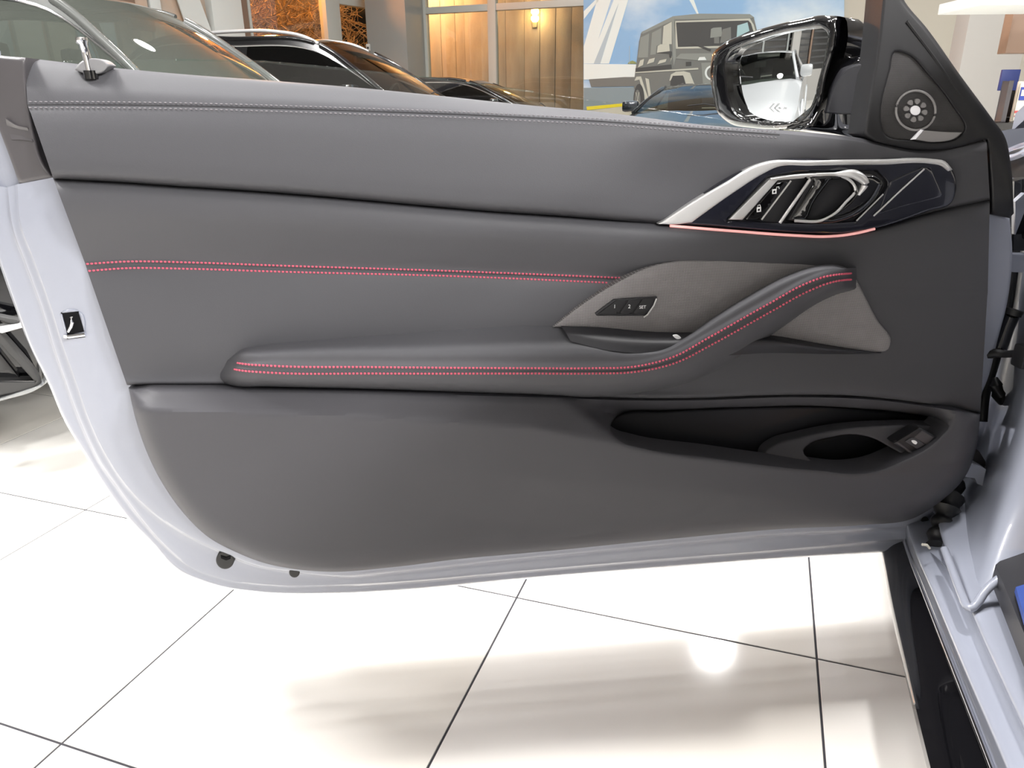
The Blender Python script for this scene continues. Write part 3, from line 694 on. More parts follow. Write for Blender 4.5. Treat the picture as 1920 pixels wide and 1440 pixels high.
rails_u = [UTw, mixr(UT, US, 0.12, lambda x: -0.044 + 0.02 * float(sstep(900, 1600, x))), mixr(UT, US, 0.6, lambda x: -0.022 + 0.006 * float(sstep(900, 1600, x))),
           mixr(US, UC, 0.0, -0.0125), mixr(US, UC, 0.13, dip(-0.006, -0.008)), mixr(US, UC, 0.30, dip(0.000, -0.010)), mixr(US, UC, 0.55, dip(0.006, -0.014)),
           mixr(US, UC, 0.80, dip(0.010, -0.014)), mixr(US, UC, 0.94, dip(0.007, -0.014)), mixr(US, UC, 1.0, dip(-0.012, -0.020))]
ut = loft('upper_trim', rails_u, 'leather', door, nu=150, sub=7, back=0.035)
s1 = catmull([(x, y - 5, -0.0140) for x, y in US], 300); s2 = catmull([(x, y + 6, -0.0105) for x, y in US], 300)
s1 = s1[:int(300 * 0.78)]; s2 = s2[:int(300 * 0.78)]
stitches('stitching', [P(x, y, w) + DW * 0.0008 for x, y, w in s1], 'stitch_grey', ut, 0.0040, 0.0022, 0.0008)
stitches('stitching', [P(x, y, w) + DW * 0.0008 for x, y, w in s2], 'stitch_grey', ut, 0.0040, 0.0022, 0.0008)
tube('seam', [P(x, y, -0.0128) for x, y, _ in catmull([(x, y, 0) for x, y in US], 120)[:94]], 0.0011, 'dark_plastic', ut, 6)

# -- middle trim
ML = lambda f: catmull([(100, 336), (106, 366), (128, 428), (157, 492), (185, 565), (211, 638), (238, 722)], 101)[int(f * 100)]
def mid(pts, w, x0f, xr):       # rail from the left edge to the right edge
    return [(*ML(x0f), w)] + [(x, y, w if not isinstance(w, tuple) else w[0]) for x, y in pts] + [(*xr, w)]
C1 = [(x, y) for x, y in UC]
ST1 = [(160, 495), (230, 490.5), (360, 492), (500, 497), (860, 508.5), (1165, 521), (1400, 533), (1610, 540), (1760, 545), (1852, 548)]
ST2 = [(164, 508), (230, 503), (360, 504), (500, 508.5), (860, 518), (1140, 530), (1400, 543), (1610, 550), (1760, 555), (1851, 558)]
MB = [(238, 722), (330, 722), (420, 722), (640, 727), (860, 735), (1040, 741), (1180, 747), (1300, 747), (1500, 741), (1650, 747), (1750, 760), (1838, 775)]
fade = lambda a, b: (lambda x: a + (b - a) * float(sstep(1150, 1600, x)))
rails_m = [mixr(C1, ST1, 0.0, fade(-0.016, -0.020)), mixr(C1, ST1, 0.05, fade(-0.004, -0.008)), mixr(C1, ST1, 0.16, fade(0.006, -0.002)), mixr(C1, ST1, 0.38, fade(0.008, 0.0)), mixr(C1, ST1, 0.66, fade(-0.004, -0.003)),
           mixr(C1, ST1, 0.93, fade(-0.0172, -0.006)), mixr(ST1, ST2, 0.0, fade(-0.0182, -0.006)), mixr(ST1, ST2, 0.5, fade(-0.0194, -0.006)), mixr(ST1, ST2, 1.0, fade(-0.0162, -0.006)), mixr(ST2, MB, 0.12, fade(-0.0105, -0.005)), mixr(ST2, MB, 0.35, fade(-0.005, -0.006)),
           mixr(ST2, MB, 0.65, fade(-0.002, -0.004)), mixr(ST2, MB, 0.9, fade(-0.004, 0.002)), mixr(ST2, MB, 0.98, fade(0.0, -0.002)), mixr(ST2, MB, 1.0, fade(-0.013, -0.013))]
mt = loft('middle_trim', rails_m, 'leather', door, nu=150, sub=5, back=0.035)
for S, e_, w_ in ((ST1, 1168, -0.0180), (ST2, 1150, -0.0160)):
    q = [(x, y) for x, y, *_ in catmull([(x, y, 0) for x, y in S], 400) if x < e_ - (0 if S is ST1 else 5)]
    fw_ = (lambda x: w_ + ((-0.006) - w_) * float(sstep(1150, 1600, x)))
    stitches('stitching', [P(x, y, fw_(x)) + DW * 0.0008 for x, y in q], 'stitch_red', mt, 0.0040, 0.0013, 0.0013)

# -- woven fabric insert
fb = plate('fabric_insert', [(1037, 613, 1), (1080, 579), (1165, 525), (1212, 502), (1262, 490), (1340, 488), (1440, 492), (1535, 498), (1600, 512, 1), (1614, 540), (1645, 600), (1670, 640), (1664, 656), (1645, 660), (1530, 645), (1440, 631), (1300, 628), (1180, 622), (1110, 614)],
      lambda x, y: -0.001 + 0.005 * sstep(1200, 1060, x), 'fabric', door, r=4, drop=0.003, back=0.02, step=14)
# memory switch block
ms = plate('memory_switch', [(1112, 588, 1), (1150, 561, 1), (1232, 556, 1), (1228, 572), (1212, 592, 1), (1116, 592, 1)], 0.0035, 'dark_plastic', fb, r=4, drop=0.002, back=0.01, step=6)
ms.parent = door; ms.matrix_parent_inverse.identity()
for q, t_, tx in (([(1121, 589, 1), (1156, 563, 1), (1177, 562, 1), (1159, 589, 1)], '1', (1152.5, 575)), ([(1161, 589, 1), (1179, 562, 1), (1204, 560, 1), (1184, 589, 1)], '2', (1180, 575)), ([(1186, 589, 1), (1206, 560, 1), (1229, 558.5, 1), (1211, 589, 1)], 'SET', (1205, 576))):
    plate('button', q, 0.0052, 'black_plastic', ms, r=1.5, drop=0.0006, back=0.004, step=5)
    text('button_print', t_, 0.0080 if len(t_) == 1 else 0.0066, Matrix.Translation(P(*tx, 0.0056)) @ Matrix((DU, ZX, DW)).transposed().to_4x4(), 'icon_white', ms)
tube('chrome_edge', [P(1231, 560, 0.005), P(1226, 573, 0.005), P(1214, 590, 0.004), P(1207, 595, 0.003)], 0.0012, 'silver', ms, 6)

# -- switch shelf behind the armrest
sh = loft('switch_shelf', [[(1050, 609, 0.0), (1110, 612, 0.0), (1220, 622, 0.0), (1330, 624, 0.0), (1440, 628, 0.0), (1560, 648, 0.0), (1645, 661, 0.0)],
                      [(1060, 622, 0.02), (1120, 632, 0.026), (1220, 640, 0.03), (1330, 640, 0.03), (1440, 640, 0.022), (1560, 655, 0.010), (1650, 662, 0.0)],
                      [(1070, 640, 0.03), (1130, 655, 0.038), (1220, 664, 0.04), (1330, 668, 0.036), (1440, 662, 0.012), (1560, 664, 0.0), (1655, 663, -0.006)]], 'dark_plastic', door, nu=40, sub=5, back=0.0)
plate('icon', [(1262, 629), (1270, 628), (1277, 634), (1270, 636)], 0.026, 'icon_white', sh, r=1, drop=0.0004, back=0.002, step=4, ostep=2)

# -- armrest with the grab handle that climbs to the front
def ww(pts, w, l=70, r_=60):
    n = len(pts); out = []
    for p in pts:
        k = min(1, max(0, (p[0] - pts[0][0]) / l)); k2 = min(1, max(0, (pts[-1][0] - p[0]) / r_))
        k = math.sqrt(max(0, 1 - (1 - k) ** 2)); k2 = math.sqrt(max(0, 1 - (1 - k2) ** 2))
        out.append((p[0], p[1], -0.006 + (w + 0.006) * min(k, k2)))
    return out
def dens(p): return [tuple(q) for q in catmull(p, 60)]
a0 = dens([(436, 668), (452, 655), (480, 648), (560, 640), (760, 625), (1035, 611), (1105, 613), (1175, 636), (1232, 648), (1280, 634), (1330, 600), (1400, 556), (1480, 514), (1530, 498), (1575, 497), (1606, 513)])
a1 = dens([(430, 672), (445, 664), (490, 661), (600, 657), (760, 655), (1035, 652), (1110, 653), (1190, 660), (1245, 655), (1290, 632), (1345, 596), (1410, 557), (1485, 518), (1533, 503), (1575, 502), (1607, 516)])
a2 = dens([(425, 675), (450, 681), (500, 685), (700, 688), (1000, 690), (1110, 690), (1190, 687), (1262, 669), (1330, 632), (1440, 570), (1510, 532), (1545, 519), (1575, 514), (1607, 512)])
a3 = dens([(419, 688), (450, 694), (500, 698), (700, 700), (1000, 700), (1110, 700), (1190, 697), (1264, 681), (1336, 645), (1447, 583), (1517, 545), (1552, 531), (1580, 525), (1607, 524)])
a4 = dens([(412, 700), (440, 712), (500, 716), (700, 720), (1000, 724), (1110, 722), (1205, 716), (1280, 700), (1350, 664), (1455, 600), (1525, 560), (1560, 545), (1585, 540), (1608, 536)])
a5 = dens([(410, 712), (435, 722), (500, 724), (700, 729), (1000, 739), (1120, 742), (1225, 730), (1300, 712), (1370, 676), (1468, 611), (1535, 566), (1568, 551), (1590, 545), (1609, 541)])
def ar(p, w): return ww(p, w)
ARM = [ar(a0, -0.004), ar(a1, 0.037), [(x, y - 10 * float(sstep(430, 520, x)), w) for x, y, w in ar(a2, 0.0455)], ar(a2, 0.0495), ar([((p[0] + q[0]) / 2, (p[1] + q[1]) / 2) for p, q in zip(a2, a3)], 0.0488), ar(a3, 0.0495), ar(a4, 0.040), ar(a5, 0.012), [(x, y + 2, w) for x, y, w in ar(a5, -0.01)]]
am = loft('armrest', ARM, 'leather', door, nu=190, sub=5, back=0.0)
for i in (3, 5):
    q = catmull(ARM[i], 500)[8:-4]
    stitches('stitching', [P(x, y, w) + DW * 0.0009 for x, y, w in q], 'stitch_red', am, 0.0040, 0.0012, 0.0015)

# -- lower trim with the storage pocket
POCK = [(1144, 805), (1150, 786), (1166, 777), (1240, 772), (1407, 765), (1551, 764), (1623, 769), (1719, 779), (1765, 788), (1779, 800), (1768, 814), (1747, 834), (1695, 863), (1647, 882), (1604, 888), (1537, 882), (1479, 877), (1335, 858), (1201, 839), (1166, 828)]
def wlow(x, y):
    y0 = np.interp(x, [240, 640, 1050], [727, 731, 741]); yc = np.interp(x, [240, 640, 1000, 1300, 1640, 1800], [768, 780, 800, 860, 890, 870])
    w = np.where(y < yc, 0.018 + 0.028 * np.clip((y - y0) / (yc - y0 + 1e-6), 0, 1), 0.046)
    w = w - 0.032 * np.clip((y - yc) / 270, 0, 1) ** 1.15
    y2 = np.interp(x, [700, 1000, 1287, 1527, 1647, 1800], [860, 897, 921, 942, 944, 920])
    w = w - np.where(x > 700, np.clip((x - 700) / 300, 0, 1) * 0.014 * np.clip((y - y2) / 90, 0, 1), 0)
    sx = sstep(-10, 85, x - (1048 + (y - 742) * 1.35)); sy = 1 - sstep(785, 812, y - np.interp(x, [1144, 1780], [15, -5]))
    k = sx * sy * (1 - sstep(1720, 1800, x))
    yt = np.interp(x, [1046, 1180, 1300, 1500, 1650, 1750, 1838], [743, 748, 748, 742, 748, 761, 776])
    return w * (1 - k) + (0.002 - 0.042 * np.clip((y - yt) / 30, 0, 1)) * k
def rimfix(x, y):
    # along the top seam the rounding is tighter than round the painted edge
    ytop = np.interp(x, [241, 420, 640, 860, 1046, 1180, 1300, 1500, 1650, 1750, 1838], [727, 728, 731, 738, 743, 748, 748, 742, 748, 761, 776])
    d = np.maximum(y - ytop, 0); f = lambda d_, r_: 1 - np.sqrt(np.maximum(0, 1 - np.clip(1 - d_ / r_, 0, 1) ** 2))
    side = sstep(0, 40, x - np.interp(y, [727, 1070], [243, 600])) * (1 - sstep(1790, 1835, x))
    return np.where(y < ytop + 40, (f(d, 36.0) - 0.35 * f(d, 7.0)) * side, 0)
lt_pts = [(241, 727, 1), (420, 728), (640, 731), (860, 738), (1046, 743), (1180, 748), (1300, 748), (1500, 742), (1650, 748), (1750, 761), (1838, 776, 1), (1836, 800), (1828, 850), (1810, 893), (1764, 940), (1709, 973), (1623, 984), (1479, 991), (1240, 1012), (1020, 1034), (862, 1048), (731, 1064), (622, 1072), (560, 1068), (497, 1056), (440, 1034), (392, 1008), (345, 963), (305, 907), (275, 847), (252, 777)]
lo = plate('lower_trim', lt_pts, lambda x, y: wlow(x, y) + 0.030 * rimfix(x, y), 'plastic', door, r=36, drop=0.030, back=0.05, holes=[POCK], hr=9, hdrop=0.004, step=6.5)
# pocket liner: walls and back
def bigger(pts, k, c=(1460, 822)): return [(c[0] + (p[0] - c[0]) * k, c[1] + (p[1] - c[1]) * k) for p in pts]
pk = plate('pocket_back', bigger(POCK, 1.0), lambda x, y: -0.050 - 0.0 * x, 'dark_plastic', lo, r=4, drop=-0.004, back=0.004, step=20)
O1 = outline(POCK, 10); V = []; F = []
for w_ in (-0.004, -0.02, -0.052):
    V += [P(x, y, wlow(np.array([x]), np.array([y]))[0] - 0.004 if w_ == -0.004 else w_) for x, y in O1]
F = grid_faces(len(O1), 3, closed=True)
obj('pocket_wall', V, F, 'dark_plastic', lo)
TR = [(1428, 873, 1), (1434, 846), (1452, 832), (1500, 818), (1570, 804), (1660, 797), (1735, 797), (1766, 801), (1769, 812), (1745, 834), (1694, 862), (1646, 880), (1604, 886), (1537, 881, 1)]
BH = [(1506, 846), (1520, 833), (1560, 821), (1600, 815), (1632, 820), (1668, 838), (1702, 858, 1), (1646, 879), (1604, 884), (1548, 880, 1), (1522, 865)]
tr = plate('pocket_tray', TR, lambda x, y: -0.026 + 0.026 * sstep(1420, 1640, x) + 0.024 * sstep(800, 870, y), 'plastic', lo, r=7, drop=0.006, back=0.02, holes=[BH], hr=4, hdrop=0.003, step=7)
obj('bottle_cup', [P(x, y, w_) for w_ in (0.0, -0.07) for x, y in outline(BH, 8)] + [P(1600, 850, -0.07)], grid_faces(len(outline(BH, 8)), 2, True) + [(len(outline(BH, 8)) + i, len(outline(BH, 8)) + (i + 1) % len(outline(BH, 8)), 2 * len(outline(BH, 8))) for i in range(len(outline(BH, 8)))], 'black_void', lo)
bs = plate('boot_switch', [(1675, 831, 1), (1725, 801, 1), (1764, 824, 1), (1714, 855, 1)], 0.026, 'dark_plastic', door, r=3, drop=0.002, back=0.02, step=6)
plate('button', [(1697, 828, 1), (1709, 821), (1735, 833, 1), (1720, 842, 1)], 0.0282, 'plastic', bs, r=2, drop=0.001, back=0.006, step=4)
plate('button_well', [(1729, 807, 1), (1751, 820, 1), (1738, 834, 1), (1713, 821, 1)], 0.0272, 'seal', bs, r=2, drop=0.001, back=0.006, step=4)
plate('icon', [(1709, 826), (1714, 825.5), (1720, 830), (1718, 833), (1712, 831)], 0.0288, 'icon_white', bs, r=1, drop=0.0003, back=0.002, step=3, ostep=1.5)
plate('switch_rib', [(1679, 830, 1), (1684, 828, 1), (1714, 850, 1), (1711, 853, 1)], 0.0278, 'seal', bs, r=1.2, drop=0.001, back=0.006, step=3)

# -- door opener in its bezel
bz = plate('opener_bezel', [(1238, 421, 1), (1416, 311), (1440, 304), (1600, 301), (1749, 299), (1774, 303), (1787, 320), (1793, 355), (1784, 380), (1740, 396), (1643, 428), (1567, 438), (1522, 437), (1401, 429), (1295, 421)],
      lambda x, y: -0.003 + 0.0 * x, 'navy_gloss', door, r=5, drop=0.003, back=0.02, step=14,
      holes=[[(1362, 413, 1), (1438, 332, 1), (1460, 327), (1600, 321), (1644, 320, 1), (1664, 345), (1655, 364), (1604, 415, 1), (1540, 418)]], hr=3, hdrop=0.002)
plate('recess_floor', [(1362, 414, 1), (1438, 331, 1), (1460, 326), (1600, 320), (1644, 319, 1), (1665, 345), (1656, 365), (1604, 416, 1), (1540, 419)], lambda x, y: -0.012 + 0.004 * sstep(1560, 1400, x), 'dark_plastic', bz, r=3, drop=-0.006, back=0.004, step=14)
plate('silver_frame', [(1234, 420, 1), (1300, 377), (1360, 342), (1416, 310), (1437, 303.5), (1522, 301), (1650, 299), (1749, 298), (1772, 302), (1786, 318, 1), (1778, 321, 1), (1764, 311), (1746, 307.5), (1650, 309), (1522, 311), (1455, 314), (1432, 325), (1380, 358), (1330, 393), (1297, 417, 1), (1260, 421)], 0.001, 'silver', bz, r=4, drop=0.003, back=0.01, step=7)
tube('light_strip', [P(x, y, w) for x, y, w in catmull([(1256, 423.5, -0.004), (1371, 433, -0.004), (1492, 441.5, -0.004), (1546, 443.5, -0.004), (1582, 441, -0.004), (1612, 436, -0.004), (1640, 429, -0.004)], 60)], 0.0020, 'strip_light', bz, 8)
plate('silver_bar', [(1366, 412, 1), (1392, 412, 1), (1458, 338, 1), (1522, 333, 1), (1520, 327, 1), (1460, 331, 1), (1442, 336, 1)], 0.000, 'silver', bz, r=3, drop=0.002, back=0.012, step=6)
lb = plate('lock_switch', [(1397, 412, 1), (1459, 340, 1), (1482, 339, 1), (1428, 413, 1)], -0.004, 'gloss_black', bz, r=2, drop=0.001, back=0.008, step=6)
lb.parent = door; lb.matrix_parent_inverse.identity()
for cx, cy, op in ((1453, 358, True), (1424, 392, False)):
    plate('icon', [(cx - 5, cy - 3, 1), (cx + 3, cy - 4, 1), (cx + 3, cy + 5, 1), (cx - 5, cy + 6, 1)], -0.0035, 'icon_white', lb, r=0.5, drop=0.0001, back=0.001, step=3, holes=[[(cx - 3, cy, 1), (cx + 1, cy - 1, 1), (cx + 1, cy + 3, 1), (cx - 3, cy + 4, 1)]], hr=0.4, hdrop=0.0001)
    dx = 6 if op else 0
    tube('icon', [P(cx - 3 + dx, cy - 3, -0.0034), P(cx - 3 + dx, cy - 7, -0.0034), P(cx + 1 + dx, cy - 8, -0.0034), P(cx + 2 + dx, cy - 4, -0.0034)], 0.0006, 'icon_white', lb, 5)
tube('chrome_line', [P(1483, 339, -0.003), P(1428, 412, -0.003)], 0.0013, 'silver', bz, 6)
tube('chrome_line', [P(1521, 328, 0.001), P(1518, 338, 0.001), P(1462, 418, 0.001)], 0.0024, 'silver', bz, 8)
tube('chrome_line', [P(1733, 317, 0.0), P(1690, 356, 0.0), P(1638, 405, 0.0)], 0.0013, 'silver', bz, 6)
tube('chrome_line', [P(1656, 364, -0.001), P(1606, 414, -0.001)], 0.0011, 'silver', bz, 6)
# the pull handle: a thick loop, bright inner edge
hd = plate('pull_handle', [(1500, 331, 1), (1560, 325), (1618, 324), (1640, 327), (1656, 343), (1650, 358), (1600, 407), (1570, 417), (1490, 417, 1), (1474, 414, 1), (1524, 342, 1)], lambda x, y: 0.010 - 0.008 * sstep(1560, 1480, x) + 0.0 * y, 'gloss_black', door, r=11, drop=0.009, back=0.02, step=6,
      holes=[[(1556, 338, 1), (1592, 338), (1603, 353), (1562, 400), (1540, 411), (1514, 411, 1), (1522, 388)]], hr=6, hdrop=0.006)
tube('chrome_edge', [P(x, y, w) for x, y, w in catmull([(1444, 336, 0.001), (1480, 331, 0.002), (1530, 328, 0.006), (1580, 331, 0.008), (1597, 341, 0.0085), (1604, 354, 0.0085), (1585, 380, 0.0085), (1563, 402, 0.008), (1541, 413, 0.006), (1490, 414, 0.003)], 60)], 0.0021, 'silver', hd, 8)
tube('chrome_edge', [P(x, y, w) for x, y, w in catmull([(1530, 327, 0.006), (1570, 326, 0.009), (1605, 328, 0.012), (1622, 342, 0.012), (1610, 366, 0.011)], 30)], [0.0018] * 8 + [0.0018 + 0.0045 * math.sin(i / 21 * math.pi) for i in range(22)], 'silver', hd, 8)
plate('handle_cup', [(1520, 336, 1), (1592, 336), (1606, 353), (1562, 403), (1540, 413), (1478, 413, 1)], lambda x, y: -0.008 + 0.010 * sstep(1545, 1500, x + (y - 375) * 0.7), 'dark_plastic', hd, r=2, drop=0.001, back=0.005, step=6)
plate('gloss_panel', [(1668, 340, 1), (1728, 313, 1), (1745, 314, 1), (1768, 368, 1), (1690, 388, 1), (1646, 402, 1)], -0.0018, 'navy_gloss', bz, r=3, drop=0.001, back=0.004, step=9)

# -- sail panel with the tweeter
sp = plate('sail_panel', [(1618, 252, 1), (1628, 190), (1640, 120), (1660, -60, 1), (1672, -60, 1), (1695, 0), (1738, 53), (1799, 139), (1858, 219), (1884, 256), (1895, 306), (1901, 400, 1), (1893, 409, 1), (1857, 402, 1), (1858, 376), (1850, 262, 1), (1765, 282), (1700, 279), (1640, 266, 1)],
      lambda x, y: -0.012 - 0.018 * sstep(1838, 1895, x - 0.5 * np.clip(250 - y, -200, 250) * -1.0 + 0), 'black_plastic', door, r=8, drop=0.006, back=0.04, step=10,
      holes=[[(1679, 97), (1668, 133), (1654, 238), (1658, 250), (1710, 263), (1754, 267), (1797, 258), (1808, 246), (1784, 196), (1740, 140), (1702, 102)]], hr=5, hdrop=0.003)
tube('seal_line', [P(x, y, w) for x, y, w in catmull([(1700, 40, -0.012), (1763, 125, -0.013), (1838, 248, -0.016), (1872, 333, -0.02), (1890, 405, -0.026)], 40)], 0.0022, 'rubber', sp, 6)
gr = plate('tweeter_grille', [(1679, 95), (1667, 133), (1652, 240), (1657, 251), (1710, 264), (1754, 268), (1799, 259), (1809, 245), (1785, 195), (1741, 139), (1702, 100)], lambda x, y: -0.0165 + 0.003 * np.exp(-((x - 1720) ** 2 + (y - 200) ** 2) / 2500), 'grille', door, r=4, drop=0.001, back=0.01, step=8)
tc_ = P(1717, 207, -0.0135); tw = empty('x', tc_); bpy.data.objects.remove(tw)
def disc(name, x, y, rpx, w, m, par, rim=1.5, th=0.002): return plate(name, [(x + rpx * math.cos(a * math.pi / 8), y + rpx * math.sin(a * math.pi / 8)) for a in range(16)], w, m, par, r=rim, drop=0.0008, back=th, step=max(3, rpx / 3), ostep=max(1.5, rpx / 6))
rg = [(1717 + 37 * math.cos(a * math.pi / 20), 207 + 37 * math.sin(a * math.pi / 20)) for a in range(41)]
tube('tweeter_ring', [P(x, y, -0.0128) for x, y in rg], 0.0016, 'tweeter_bar', gr, 6, caps=False)
disc('tweeter_dome', 1717, 207, 9, -0.0105, 'tweeter_white', gr)
for k in range(8):
    an = k * math.pi / 4 + 0.2; cx, cy = 1717 + 16.5 * math.cos(an), 207 + 16.5 * math.sin(an); u_ = (math.cos(an), math.sin(an)); v_ = (-u_[1], u_[0])
    plate('tweeter_petal', [(cx + u_[0] * a + v_[0] * b, cy + u_[1] * a + v_[1] * b) for a, b in ((-5, 0), (-2, 3.6), (3.5, 5), (6, 0), (3.5, -5), (-2, -3.6))], -0.0118, 'tweeter_bar', gr, r=1, drop=0.0004, back=0.002, step=4, ostep=2)
plate('tweeter_bar', [(1712, 261, 1), (1729, 244, 1), (1765, 247), (1804, 248, 1), (1794, 257), (1756, 266)], -0.0105, 'tweeter_bar', gr, r=2, drop=0.001, back=0.004, step=5)
plate('tweeter_bar_tip', [(1709, 262, 1), (1727, 243, 1), (1732, 244, 1), (1717, 261, 1)], -0.0095, 'tweeter_white', gr, r=1, drop=0.0005, back=0.003, step=4)

# -- exterior mirror, beyond the door
MN = Vector((math.cos(math.radians(-157)), math.sin(math.radians(-157)), 0)); MC = P(1552, 140, -0.10)
def MP(x, y, w=0.0): return onPlane(x, y, MC + MN * w, MN)
MO = [(1334, 112), (1337, 100), (1352, 85), (1412, 59), (1503, 36), (1548, 29), (1566, 33), (1570, 52), (1551, 145), (1535, 207), (1522, 226), (1488, 238), (1412, 240), (1367, 231), (1346, 212), (1337, 181)]
MG = [(1364, 113), (1372, 98), (1392, 87), (1442, 68), (1512, 54), (1542, 53), (1551, 60), (1550, 82), (1536, 145), (1516, 207), (1502, 224), (1473, 229), (1412, 226), (1382, 213), (1370, 187), (1364, 145)]
mh = plate('mirror_housing', MO, 0.0, 'gloss_black', door, r=13, drop=0.012, back=0.02, holes=[MG], hr=6, hdrop=0.005, step=8, mapf=MP, axis=MN)
Oq = outline(MO, 9); V = []; mcen = MP(1455, 138)
for s_, w_ in ((1.0, -0.02), (0.98, -0.05), (0.88, -0.085), (0.65, -0.11), (0.05, -0.12)):
    V += [mcen + (MP(x, y) - mcen) * s_ + MN * w_ for x, y in Oq]
obj('mirror_shell', V, grid_faces(len(Oq), 5, True), 'gloss_black', mh)
gc = MP(1455, 140); MT = Vector((-MN.y, MN.x, 0))
def gcurve(x, y):
    out = []
    for a_, b_ in zip(x, y):
        q = MP(a_, b_) - gc; out.append(-0.012 - (q.dot(MT) ** 2 + q.z ** 2) / (2 * 1.3) + 0.035 * q.z)
    return np.array(out)
plate('mirror_glass', bigger(MG, 1.02, (1455, 140)), gcurve, 'mirror_glass', mh, r=1, drop=0.0, back=0.003, step=5, mapf=MP, axis=MN)
for dx in (0, 9):
    plate('blind_spot_icon', [(1436 + dx, 203, 1), (1445 + dx, 194, 1), (1449 + dx, 194, 1), (1441 + dx, 203, 1), (1449 + dx, 211, 1), (1445 + dx, 211, 1)], -0.0115, 'icon_white', mh, r=0.4, drop=0.0001, back=0.001, step=3, mapf=MP, axis=MN)
def disc2(name, x, y, rpx, w, m, par): return plate(name, [(x + rpx * math.cos(a * math.pi / 8), y + rpx * math.sin(a * math.pi / 8)) for a in range(16)], w, m, par, r=0.4, drop=0.0002, back=0.001, step=3, ostep=1.5, mapf=MP, axis=MN)
for x in (1457, 1467): disc2('blind_spot_icon', x, 203, 2.2, -0.0115, 'icon_white', mh)
plate('mirror_arm', [(1518, 226, 1), (1545, 175), (1566, 130), (1600, 110), (1645, 100, 1), (1640, 190), (1632, 262, 1), (1560, 252), (1500, 244, 1)], lambda x, y: -0.115 + 0.075 * sstep(1540, 1650, x), 'gloss_black', mh, r=14, drop=0.012, back=0.05, step=9)
plate('quarter_cover', [(1549, 212, 1), (1562, 165), (1582, 133), (1645, 112, 1), (1640, 205, 1), (1600, 214)], lambda x, y: -0.108 + 0.075 * sstep(1540, 1650, x), 'dark_plastic', mh, r=5, drop=0.003, back=0.02, step=8)

# -- window glass, lowered, its top edge just above the shoulder
plate('window_glass', [(120, 115, 1), (330, 112), (500, 116), (800, 145), (1000, 172), (1300, 215), (1500, 245, 1), (1500, 330, 1), (900, 300, 1), (120, 240, 1)], -0.085, 'clear_glass', door, r=2, drop=0.0005, back=0.004, step=40)
tube('glass_edge', [P(x, y, -0.087) for x, y in ((330, 112), (500, 116), (800, 145), (1000, 172))], 0.0016, 'clear_glass', door, 6)
# -- lock pin
lk = plate('lock_pin', [(140, 131, 1), (150, 117), (196, 114), (206, 122, 1), (192, 136), (165, 139)], -0.030, 'cap_grey', door, r=4, drop=0.003, back=0.02, step=5)
lk_b = P(168, 126, -0.034)
tube('chrome_pin', [lk_b + Vector((0, 0, -0.012)), lk_b + Vector((-0.001, 0, 0.012)), lk_b + Vector((-0.002, 0, 0.026)), lk_b + Vector((-0.003, 0, 0.029)), lk_b + Vector((-0.003, 0, 0.034))], [0.0052, 0.0048, 0.0048, 0.0072, 0.0066], 'chrome', lk, 16)
tube('pin_collar', [lk_b + Vector((0, 0, -0.014)), lk_b + Vector((0, 0, -0.004))], 0.0085, 'gloss_black', lk, 16)
# -- latch
la = plate('latch', [(112, 588, 1), (118, 583), (146, 581), (154, 587), (162, 630, 1), (126, 636, 1)], -0.0225, 'paint', door, r=4, drop=0.003, back=0.006, step=6, holes=[[(116, 587, 1), (147, 584, 1), (158, 622, 1), (127, 628, 1)]], hr=2, hdrop=0.002)
plate('latch_slot', [(114, 586, 1), (148, 583, 1), (160, 632, 1), (126, 636, 1)], -0.0245, 'black_void', la, r=2, drop=0.0, back=0.003, step=8)
tube('latch_hook', [P(128, 622, -0.020), P(134, 612, -0.019), P(136, 604, -0.018), P(133, 594, -0.019)], [0.002, 0.0026, 0.0026, 0.002], 'chrome', la, 8)
tube('latch_plate', [P(126, 631, -0.021), P(160, 627, -0.021)], 0.0028, 'chrome', la, 6)
tube('latch_bolt', [P(124, 627, -0.021), P(124, 633, -0.021)], 0.0036, 'chrome', la, 8)
# -- rubber plugs in the lower channel
for x, y, r_ in ((422, 1050, 17), (552, 1073, 10), (1735, 976, 7)):
    pg = disc('rubber_plug', x, y, r_, -0.026, 'rubber', door, 4, 0.012)
    if r_ > 15: plate('plug_slot', [(x - 8, y - 8, 1), (x + 2, y - 5, 1), (x + 10, y - 8, 1), (x + 10, y - 2, 1), (x + 2, y + 1, 1), (x - 8, y - 3, 1)], -0.0245, 'black_void', pg, r=1, drop=0.0002, back=0.003, step=4)

# ================================================================== THE CAR THE DOOR BELONGS TO
def Z3(x, y, z): return onZ(x, y, z)
CARN = -TB                                              # across the car, to its inside
ex = [1.0]
sk_r = [[(1600, 800, .205), (1622, 880, .205), (1655, 1035, .205), (1668, 1110, .205), (1700, 1255, .205), (1745, 1440, .205), (1800, 1640, .205)],
        [(1612, 800, .222), (1638, 880, .222), (1675, 1035, .222), (1695, 1110, .222), (1736, 1255, .222), (1792, 1440, .222), (1852, 1640, .222)],
        [(1625, 800, .232), (1654, 880, .232), (1699, 1035, .232), (1728, 1110, .232), (1782, 1250, .232), (1856, 1440, .232), (1932, 1640, .232)]]
ext = lambda r_: r_ + [tuple(np.array(r_[-1][:2]) + 4 * (np.array(r_[-1][:2]) - np.array(r_[-2][:2]))) + tuple(r_[-1][2:])]   # the rails run on towards the rear wheel
sk_r = [ext(r_) for r_ in sk_r]
loft('side_skirt', sk_r, 'gloss_black', body, nu=110, sub=6, mapf=Z3, back=0.012, axis=ZX)
tube('skirt_trim', [Z3(*q) for q in catmull(ext([(1628, 800, .237), (1657, 880, .237), (1702, 1035, .237), (1731, 1110, .237), (1786, 1250, .237), (1860, 1440, .237), (1936, 1640, .237)]), 80)], 0.0032, 'chrome', body, 8)
